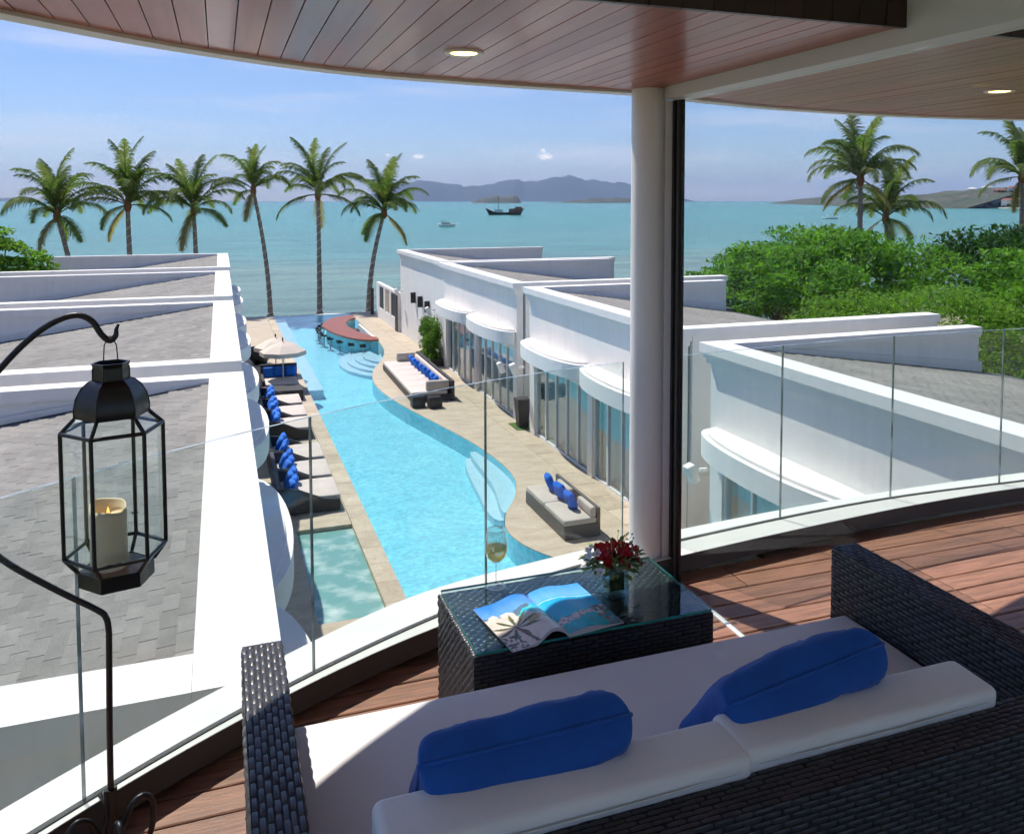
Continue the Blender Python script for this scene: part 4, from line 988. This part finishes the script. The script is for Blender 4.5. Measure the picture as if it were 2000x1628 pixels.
b = MB(); b.lathe([(.30,0),(.48,.30),(.45,.36),(.0,.36)], 20); b.build('seat', m_black, tub, False)
b = MB(); A = [(.46*math.cos(R(a)), .46*math.sin(R(a))) for a in range(20,341,16)]; B_ = [(.53*math.cos(R(a)), .53*math.sin(R(a))) for a in range(20,341,16)]; b.ribbon(A, B_, .30, .82); b.build('backrest', m_black, tub, False)

# ------------------------------------------------------------------ poolside furniture, right
dd = thing('long_daybed', 'long dark rattan daybed with cream mattress on the right pool deck', 'daybed', loc=(7.9,37.4,PZ), rz=R(-1))
b = MB(); b.box(-.82,.80,-3.7,3.5,.03,.26); b.build('base', m_dwick, dd, False)
b = MB(); b.box(.80,.92,-3.75,3.55,.03,.80); b.build('backrest', m_dwick, dd, False)
for k in range(6):
    b = rbox(1.46,1.185,.15,.025,2,.008); o = b.build('mattress', m_lcush, dd, False); o.location = (-.08,-3.05+k*1.19,.262)
for y in (-3.48,3.28):
    b = rbox(.95,.22,.40,.06,3); o = b.build('end_bolster', m_gcush, dd, False); o.location = (.28,y,.415)
b = rbox(.16,6.7,.34,.05,3); o = b.build('back_cushion', m_lcush, dd, False); o.location = (.71,-.1,.415)
for j in range(8):
    q = put('blue_cushion', pil_me); q.location = (7.9+.46, 37.4-2.75+j*.72, PZ+.42); q.rotation_euler = (R(-20),0,R(90+rnd.uniform(-25,5)))
    tag(q, ('first','second','third','fourth','fifth','sixth','seventh','eighth')[j]+' blue cushion on the long daybed, counted from its near end', 'cushion', 'blue cushions on the long daybed')
for (x, y, lb) in ((7.12,33.05,'small dark rattan cube stool at the corner of the long daybed, nearer the pool'), (7.72,32.75,'small dark rattan cube stool at the foot of the long daybed, nearer the houses')):
    t = thing('cube_stool', lb, 'stool', 'cube stools at the long daybed', (x,y,PZ)); b = rbox(.5,.5,.40,.02,2); b.build('body', m_dwick, t, False); b = rbox(.48,.48,.04,.015,2); o = b.build('top', m_black, t, False); o.location = (0,0,.402)
s2 = thing('two_seat_sofa', 'low grey rattan two-seat sofa on the near right pool deck', 'sofa', loc=(7.93,20.0,PZ))
b = MB(); b.box(-.43,.42,-1.38,-.004,.02,.33); b.build('base', m_gwick, s2, False)
b = MB(); b.box(-.43,.42,.0,1.38,.02,.33); b.build('base', m_gwick, s2, False)
b = MB(); b.box(.421,.50,-1.38,1.38,.02,.70); b.build('backrest', m_gwick, s2, False)
for y in (-.69,.69):
    b = rbox(.84,1.36,.14,.025,2,.01); o = b.build('seat_cushion', m_gcush, s2, False); o.location = (-.01,y,.332)
for y in (-.95,.45):
    b = rbox(.14,.9,.26,.06,4); o = b.build('back_cushion', m_gcush, s2, False); o.location = (.32,y,.475)
for j, dy in enumerate((.80,.10,-.60)):
    q = put('blue_cushion', pil_me); q.location = (7.93+.12, 20.0+dy, PZ+.48); q.rotation_euler = (R(-20),R(0),R(90+(-8,12,5)[j]))
    tag(q, ('farthest','middle','nearest')[j]+' of three blue cushions on the two-seat sofa', 'cushion', 'blue cushions on the two-seat sofa')
# wall things
for (y, z, w_) in ((48.2,-3.62,'farthest from'),(46.4,-3.66,'middle of three, seen from'),(44.7,-3.74,'nearest to')):
    t = thing('wall_lamp', 'black cross-shaped lamp on the plain white wall, '+w_+' the hedge', 'wall lamp', 'black wall lamps', (10.29,y,z))
    b = MB(); b.box(-.26,.0,-.06,.06,-.30,.30); b.build('body', m_black, t, False); b = MB(); b.box(-.20,-.06,-.24,.24,-.08,.08); b.build('arm', m_black, t, False)
for (x, y, z, lb) in ((9.86,17.1-.9,-4.0,'on the corner of the nearest right house'),(9.95,28.6,-4.0,'between the second and third right houses'),(10.02,30.3,-4.25,'over the doors of the third right house'),(10.26,43.3,-3.72,'on the plain wall above the hedge'),(10.26,51.6,-3.55,'at the far end of the plain wall')):
    t = thing('wall_speaker', 'white box speaker '+lb, 'speaker', 'white wall speakers', (x,y,z))
    b = rbox(.20,.25,.42,.03,2); b.xform(Matrix.Rotation(R(-22),4,'Y')); o = b.build('cabinet', m_white, t, False); o.location = (-.28,0,-.26)
    b = MB(); b.box(-.16,.02,-.03,.03,-.05,.02); b.build('bracket', m_frame, t, False)
pl = thing('planter', 'tall black square planter between two white houses', 'planter', loc=(9.95,28.75,PZ))
b = MB(); b.hexa([(-.16,-.16,.001),(.16,-.16,.001),(.16,.16,.001),(-.16,.16,.001)],[(-.24,-.24,1.05),(.24,-.24,1.05),(.24,.24,1.05),(-.24,.24,1.05)]); b.build('pot', m_dwick, pl, False)
mb = MB(); mb.box(9.62,10.9,28.35,29.35,PZ+.012,PZ+.03); lw = mb.build('lawn_patch', m_grass); struct(lw)
fn = thing('garden_wall', 'white garden wall with framed dark lattice windows beside the sea', 'wall', loc=(10.25,57,PZ))
mb = MB(); ys = [(52.7,53.5),(55.0,55.5),(57.0,57.6),(59.2,60.4)]
mb.box(10.15,10.4,52.62,60.4,PZ-.3,PZ+.75); mb.box(10.15,10.4,52.62,60.4,PZ+2.25,PZ+2.42)
for a, b_ in ys: mb.box(10.152,10.398,a,b_,PZ+.751,PZ+2.249)
mb.build('wall', m_white, fn)
for a, b_, m in ((53.5,55.0,m_dkwood),(55.5,57.0,m_stone),(57.6,59.2,m_dkwood)):
    mb = MB(); mb.box(10.2,10.3,a+.02,b_-.02,PZ+.76,PZ+2.24); o = mb.build('lattice_window', m, fn)
    for j in range(3):
        q = MB(); w = (b_-a-.1)/3; q.box(10.17,10.199,a+.08+j*w,a+w*j+w-.02,PZ+.9,PZ+2.1); q.build('pane', m_inside if m is m_dkwood else m_coping, o)
mb = MB(); mb.box(10.08,10.149,52.7,53.3,PZ,PZ+2.3); mb.build('gate_leaf', m_dkwood, fn)
pp = MB(); pp.box(9.9,10.1,61.2,61.45,PZ-1,PZ+1.9); o = pp.build('timber_post', m_dkwood); tag(o, 'dark timber post at the seaward end of the garden wall', 'post')

# ------------------------------------------------------------------ vegetation
def leaves(mb, c, rx, ry, rz, n, size, up=.6):
    for k in range(n):
        while True:
            p = Vector((rnd.uniform(-1,1), rnd.uniform(-1,1), rnd.uniform(-1,1)))
            if p.length < 1: break
        o = Vector((c[0]+p.x*rx, c[1]+p.y*ry, c[2]+p.z*rz))
        nrm = Vector((rnd.gauss(0,1), rnd.gauss(0,1), rnd.gauss(0,1)+up*2)).normalized(); a = nrm.orthogonal().normalized(); t = rnd.uniform(0,6.28)
        b = nrm.cross(a); e = a*math.cos(t)+b*math.sin(t); f = nrm.cross(e); L = size*rnd.uniform(.6,1.3); w = L*.42
        mb.add([o-e*L*.5, o+f*w*.5, o+e*L*.5-nrm*L*.12, o-f*w*.5], [(0,1,2,3)])
def tree(name, lb, cat, x, y, zb, zt, rx, ry, m, n_cl=150, per=46, size=.26, group=None, flat=.26, crown_frac=.72):
    t = thing(name, lb, cat, group, (x,y,zb)); H = zt-zb; ch = H*crown_frac; zc = zt-ch*.5
    lim = []
    mb = MB()
    for k in range(n_cl):
        th = rnd.uniform(0,6.28); ph = math.asin(rnd.uniform(-.75,1)); q = rnd.uniform(.62,1.0)
        q *= .86+.22*mnoise.noise(Vector((math.cos(th)*1.6+x, math.sin(th)*1.6+y, ph*1.8)))
        c = (x+rx*q*math.cos(th)*math.cos(ph), y+ry*q*math.sin(th)*math.cos(ph), zc+ch*.5*q*math.sin(ph))
        w = rnd.uniform(.6,1.3)*rx*.25
        leaves(mb, c, w, w, w*flat*rnd.uniform(.8,1.4), per, size); 
        if k % 9 == 0: lim.append(c)
    mb.build('crown', m, t)
    mb = MB(); mb.tube([(x,y,zb-.3),(x+.15,y,zb+H*.25),(x,y+.1,zb+H*.55),(x,y,zt-ch*.35)], [.28,.22,.16,.06], 8)
    for c in lim:
        mb.tube([(x,y,zb+H*.35),((x+c[0])/2,(y+c[1])/2,(zb+H*.4+c[2])/2+.3),c], [.10,.06,.02], 5)
    mb.build('trunk', m_bark, t)
    return t
G = 'broadleaf trees behind the right houses'
tree('broadleaf_tree','dense green broadleaf tree at the left end of the grove, against the sea','tree',24.6,33.5,-6.9,.2,5.0,5.0,m_leaf,105,130,.30,G)
tree('broadleaf_tree','tall dark green tree in the middle of the grove below the palms','tree',30.5,36.5,-6.9,.85,6.0,5.5,m_leaf,115,140,.32,G)
tree('broadleaf_tree','pale green feathery tree behind the far end of the second right house','tree',23.2,24.2,-6.9,-.7,4.4,4.4,m_leaf2,120,150,.16,G)
tree('broadleaf_tree','bright green tree at the right edge of the picture','tree',32.5,25.5,-6.9,.2,5.2,5.2,m_leaf,110,130,.30,G)
tree('broadleaf_tree','low bright green tree just behind the nearest right house roof','tree',25.6,17.0,-6.9,-1.5,4.2,4.6,m_leaf2,120,150,.15,G)
tree('broadleaf_tree','dark tree behind the grove towards the shore on the right','tree',44,38,-6.9,.75,6.5,6,m_leaf3,170,46,.42,G)
tree('broadleaf_tree','farther dark tree on the shore at the right edge','tree',62,48,-7,.6,8,6,m_leaf3,170,40,.5,G)
tree('leafy_bush','bright green leafy bush at the left edge behind the last left house','bush',-9.8,46.5,-6.9,1.05,2.5,2.6,m_leaf2,150,50,.30)
tree('leafy_bush','dark low shrub under the bright bush at the left edge','bush',-9.6,40.6,-6.9,-.9,1.7,1.6,m_leaf,80,40,.28)
hd = thing('tall_hedge', 'tall narrow green hedge against the plain white wall', 'hedge', loc=(9.72,42.2,PZ))
mb = MB()
for k in range(120):
    leaves(mb, (9.75+rnd.uniform(-.28,.28), 42.2+rnd.uniform(-1.15,1.15), PZ+rnd.uniform(.1,2.05)+.15*mnoise.noise(Vector((k*.7,0,0)))), .22,.28,.28, 46, .14, .3)
mb.build('foliage', m_hedge, hd)
mb = MB(); mb.box(9.4,10.1,40.9,43.5,PZ,PZ+.35); mb.build('trough', m_dwick, hd)

def frond_mesh(L, rise, droop, seed, m, nl=46, curl=.0):
    r = random.Random(seed); mb = MB(); pts = []
    for k in range(13):
        t = k/12; a = rise - droop*t*t
        if k == 0: p = Vector((0,0,0))
        else: p = pts[-1]+Vector((math.cos(a),curl*t,math.sin(a)))*(L/12)
        pts.append(p)
    mb.tube(pts, [.045*(1-.85*i/12) for i in range(13)], 5)
    for s in (-1,1):
        for k in range(nl):
            t = .14+.86*k/(nl-1); i = min(11,int(t*12)); p = pts[i].lerp(pts[i+1], t*12-i); d = (pts[i+1]-pts[i]).normalized()
            ll = .80*math.sin(math.pi*min(1,.12+t*.86))**.6*r.uniform(.8,1.15)*L/3.6
            side = Vector((0,s,0)); e = (side*.78+d*.75+Vector((0,0,.10-.25*r.random()))).normalized()
            mid = p+e*ll*.5; tip = p+e*ll+Vector((0,0,-ll*r.uniform(.25,.6))); w = .04
            f = d*w
            mb.add([p-f,p+f,mid+f*.8,mid-f*.8], [(0,1,2,3)]); mb.add([mid-f*.8,mid+f*.8,tip], [(0,1,2)])
    return mb.mesh('frond', m)
FR = [frond_mesh(3.6,1.25,1.5,1,m_palm),frond_mesh(3.7,.9,1.7,2,m_palm),frond_mesh(3.5,.45,1.5,3,m_palm,curl=.2),frond_mesh(3.3,-.05,1.2,4,m_palm),frond_mesh(3.8,1.46,.75,5,m_palm),frond_mesh(2.9,-.6,.75,6,m_palmdry),frond_mesh(3.6,.7,1.9,7,m_palm,curl=-.2)]
def palm(x, y, zb, x2, y2, zt, lb, group, scale=1.0, bend=.6, string=True, seed=0, nf=20, lean=None):
    r = random.Random(seed); t = thing('coconut_palm', lb, 'palm tree', group, (x,y,zb))
    P = []
    for k in range(11):
        s = k/10; P.append(Vector((x+(x2-x)*(s**1.25)+bend*math.sin(math.pi*s)*.5, y+(y2-y)*s, zb+(zt-zb)*s)))
    rr = [.22*scale*(1-.42*(k/10))+(.08 if k == 0 else 0) for k in range(11)]
    pp_ = cr_spline(P, 4); rad = [rr[min(10,i//4)]*(1+.05*(i % 2)) for i in range(len(pp_))]
    mb = MB(); mb.tube(pp_, rad, 10); mb.build('trunk', m_trunk, t)
    if string:
        sp = []; nt_ = int((zt-zb)*1.6)
        for i in range(nt_*10):
            s = i/(nt_*10-1)*.9; q = s*(len(pp_)-1); j = min(len(pp_)-2,int(q)); c = pp_[j].lerp(pp_[j+1], q-j); rd = rad[j]+.015; a = i/10*2*math.pi
            sp.append(c+Vector((math.cos(a)*rd, math.sin(a)*rd, 0)))
        mb = MB(); mb.tube(sp, .022, 4); mb.build('light_string', m_rope, t)
    top = pp_[-1]
    mb = MB(); mb.lathe([(.16*scale,-.45),(.26*scale,-.1),(.22*scale,.25),(.08*scale,.7)], 10, top); mb.build('crown_shaft', m_husk, t)
    nf = int(nf*1.08)
    for k in range(nf):
        lev = k/nf
        kind = (4,4,0,0,1,0,6,1,2,6,3,5)[min(11,int(lev*12))]
        o = put('frond', FR[kind], t); o.location = top-Vector((x,y,zb))+Vector((0,0,.25*(1-lev)))
        a = k*2.399+r.uniform(-.35,.35)
        s = 1.16*scale*r.uniform(.85,1.12); o.scale = (s,s,s); o.rotation_euler = (r.uniform(-.25,.25), r.uniform(-.15,.12), a)
GP = 'coconut palms in a row along the beach'
palm(-9.4,68,-7.6,-10.55,68,.8,'first palm from the left in the beach row, leaning left, beside the bush',GP,1.0,.3,seed=1,nf=20)
palm(-5.8,68,-7.6,-6.1,68,1.5,'second palm from the left in the beach row, with a full crown',GP,1.05,-.2,seed=2,nf=22)
palm(-1.7,68,-7.6,-1.75,68,1.2,'third palm from the left in the beach row, shorter crown above the white parapet',GP,.95,.1,seed=3,nf=20)
palm(3.45,68,-7.6,2.4,68,2.6,'fourth palm from the left, thin crown, trunk wound with light string leaning left',GP,.85,.35,seed=4,nf=15)
palm(7.06,68,-7.6,7.07,68,2.3,'fifth and tallest palm in the beach row, straight trunk behind the pool edge',GP,.95,.05,seed=5,nf=19)
palm(10.9,68.5,-7.6,12.1,68,.9,'sixth palm, rightmost of the beach row, curved trunk leaning right over the garden wall',GP,1.0,-.5,seed=6,nf=21)
GQ = 'coconut palms beyond the right-hand grove'
palm(41.0,48,-7,41.1,48,3.3,'tall palm rising above the green grove on the right, nearer of the pair',GQ,1.08,.2,False,seed=8,nf=26)
palm(46.0,50.5,-7,45.6,50.5,.6,'lower palm just right of the tall palm above the grove',GQ,1.05,.3,False,seed=9,nf=22)
palm(56.6,48.5,-7,56.5,48.5,3.6,'palm cut off by the right edge of the picture',GQ,1.08,.2,False,seed=10,nf=24)

# ------------------------------------------------------------------ boats and far houses
jx, jy = far(986,640)
jk = thing('wooden_junk', 'dark wooden junk boat with one mast anchored on the sea', 'boat', loc=(jx,jy,SEA), rz=-R(18))
def hull(L, B_, prof, m, par, name='hull', n=16):
    mb = MB(); vs = []
    for i in range(n+1):
        t = i/n; x = (t-.5)*L; hb = B_*.5*(math.sin(math.pi*min(1,.06+t*.86))**.55); zt = prof(t); k0 = .15*(1-abs(2*t-1)**6)
        xs_ = x*(.80 if True else 1)
        vs += [(x,-hb,zt),(xs_,-hb*.75,.0),(xs_*.96,0,-.5),(xs_,hb*.75,.0),(x,hb,zt)]
    mb.add(vs, [(i*5+k,i*5+k+1,(i+1)*5+k+1,(i+1)*5+k) for i in range(n) for k in range(4)]+[(i*5+4,i*5,(i+1)*5,(i+1)*5+4) for i in range(n)], 0, True)
    mb.add(vs[:5], [(4,3,2,1,0)]); mb.add(vs[-5:], [(0,1,2,3,4)]); return mb.build(name, m, par, False)
hull(29,6.5,lambda t: 1.9+3.9*max(0,.28-t)**1.2*4+6.5*max(0,t-.72)**1.15*2.2, m_dkwood, jk)
b = MB(); b.box(-7.4,-1.6,-1.6,1.6,1.9,3.5); b.build('fore_cabin', m_white, jk, False)
b = MB(); b.box(-7.9,-1.3,-1.9,1.9,3.51,3.8); b.build('cabin_roof', m_dkwood, jk, False)
b = MB(); b.box(3.0,12.0,-2.2,2.2,1.7,4.3); b.box(7.5,12.6,-2.3,2.3,4.31,6.0); b.build('stern_house', m_tile, jk, False)
b = MB(); b.box(2.8,7.4,-2.4,2.4,4.32,4.6); b.build('stern_roof', m_dkwood, jk, False)
b = MB(); b.tube([(-4.6,0,1.5),(-4.6,0,13.5)], [.22,.12], 8); b.build('mast', m_dkwood, jk, False)
b = MB(); b.tube([(13.5,0,6.2),(15.6,0,7.0)], .18, 6); b.build('stern_rail', m_dkwood, jk, False)
bx0, by0 = far(873,352)
wb = thing('motor_yacht', 'small white sailing boat anchored near the sixth palm', 'boat', loc=(bx0,by0,SEA), rz=-R(22))
hull(7.6,2.4,lambda t: 1.0+.35*max(0,t-.5), m_white, wb)
b = MB(); b.box(-2.0,1.6,-.8,.8,1.05,1.75); b.build('cabin', m_white, wb, False)
b = MB(); b.box(-1.8,1.4,-.82,.82,1.25,1.5); b.build('cabin_window', m_black, wb, False)
b = MB(); b.box(-2.4,-.2,-.9,.9,2.15,2.3); b.box(-2.3,-2.2,-.8,-.7,1.0,2.15); b.box(-.4,-.3,-.8,-.7,1.0,2.15); b.build('bimini', m_black, wb, False)
b = MB(); b.tube([(.4,0,1.7),(.4,0,9.5)], .04, 6); b.build('mast', m_chrome, wb, False)
cx0, cy0 = far(1622,520)
lb_ = thing('long_boat', 'low white boat on the sea beside the right-hand palms', 'boat', loc=(cx0,cy0,SEA), rz=-R(35))
hull(9.5,2.2,lambda t: .9+1.0*max(0,t-.7)*2, m_white, lb_); b = MB(); b.box(-2,2,-.8,.8,1.9,2.05); b.box(-1.9,-1.8,-.7,.7,.8,1.9); b.box(1.8,1.9,-.7,.7,.8,1.9); b.build('awning', m_canvas, lb_, False)
hi = 0; ORD = ['first','second','third','fourth','fifth','sixth','seventh','eighth','ninth','tenth','eleventh','twelfth','thirteenth','fourteenth','fifteenth','sixteenth','seventeenth','eighteenth']
for (px, D, z, w, h, wm, red) in sorted(((1608,3010,10,16,9,m_gcush,1),(1622,2950,4,22,7,m_white,0),(1632,2880,14,14,8,m_gcush,1),(1775,1905,3,26,6,m_gcush,1),(1790,1870,5,24,7,m_tile,1),(1806,1800,4,26,7,m_gcush,1),(1822,1720,4,20,6,m_white,1),(1838,1640,4,14,5,m_tile,1),(1870,1560,24,14,6,m_white,0),(1896,1500,32,20,6,m_white,0),(1925,1480,30,22,7,m_white,0),(1952,1440,22,24,5,m_tile,1),(1975,1430,26,20,6,m_white,1),(1890,1440,3,14,5,m_white,1),(1918,1420,3,16,5,m_gcush,1),(1945,1400,4,12,5,m_white,0),(1968,1385,3,18,5,m_white,1),(1990,1370,4,16,6,m_gcush,1)), key=lambda q: q[0]):
    x, y, zz = on_head(px, min(.9, z/36)); sc_ = .6 if z > 12 else .95; w *= sc_; h *= sc_
    t = thing('hillside_house', '', 'house', 'far houses on the headland', (x,y,zz+2.5), R(-35+rnd.uniform(-20,20)))
    b = MB(); b.box(-w/2,w/2,-5,5,-3,h); b.build('wall', wm, t, False)
    b = MB(); b.add([(-w/2-1,-6,h+.01),(w/2+1,-6,h+.01),(w/2+1,6,h+.01),(-w/2-1,6,h+.01),(-w/2+3,0,h+3),(w/2-3,0,h+3)], [(0,3,2,1),(0,1,5,4),(1,2,5),(2,3,4,5),(3,0,4)]); b.build('roof', m_tile if red else m_grey, t, False)
    t['label'] = ORD[hi]+' far house from the left on the headland, '+('red roof' if red else 'grey roof'); hi += 1
# shoreline scrub of the headland: one far mass of trees
mb = MB()
for k in range(3200):
    px = rnd.uniform(1562,2060); x, y, z = on_head(px, rnd.uniform(.04,1.0)**1.3); z += 2.2
    s = rnd.uniform(1.5,4.0)
    a = [Vector((rnd.gauss(0,1),rnd.gauss(0,1),rnd.gauss(0,.7))).normalized()*s for _ in range(6)]
    mb.add([Vector((x,y,z))+v for v in a], [(0,1,2),(2,3,4),(4,5,0),(1,3,5),(0,2,4)])
stuff(mb.build('headland_trees', m_leaf3)); bpy.data.objects['headland_trees']['label'] = 'far mass of dark trees along the headland shore'; bpy.data.objects['headland_trees']['category'] = 'trees'

# ------------------------------------------------------------------ sea air
hz = bpy.data.materials.new('sea_haze'); hz.use_nodes = True; t = hz.node_tree; t.nodes.clear()
o_ = N(t, 'ShaderNodeOutputMaterial'); pv = N(t, 'ShaderNodeVolumePrincipled'); pv.inputs['Density'].default_value = 6.0e-5; pv.inputs['Color'].default_value = (.46,.62,1.0,1); pv.inputs['Anisotropy'].default_value = .0
t.links.new(pv.outputs[0], o_.inputs['Volume'])
mb = MB(); mb.box(-16000,16000,-16000,16000,SEA-3,430); stuff(mb.build('haze', hz))
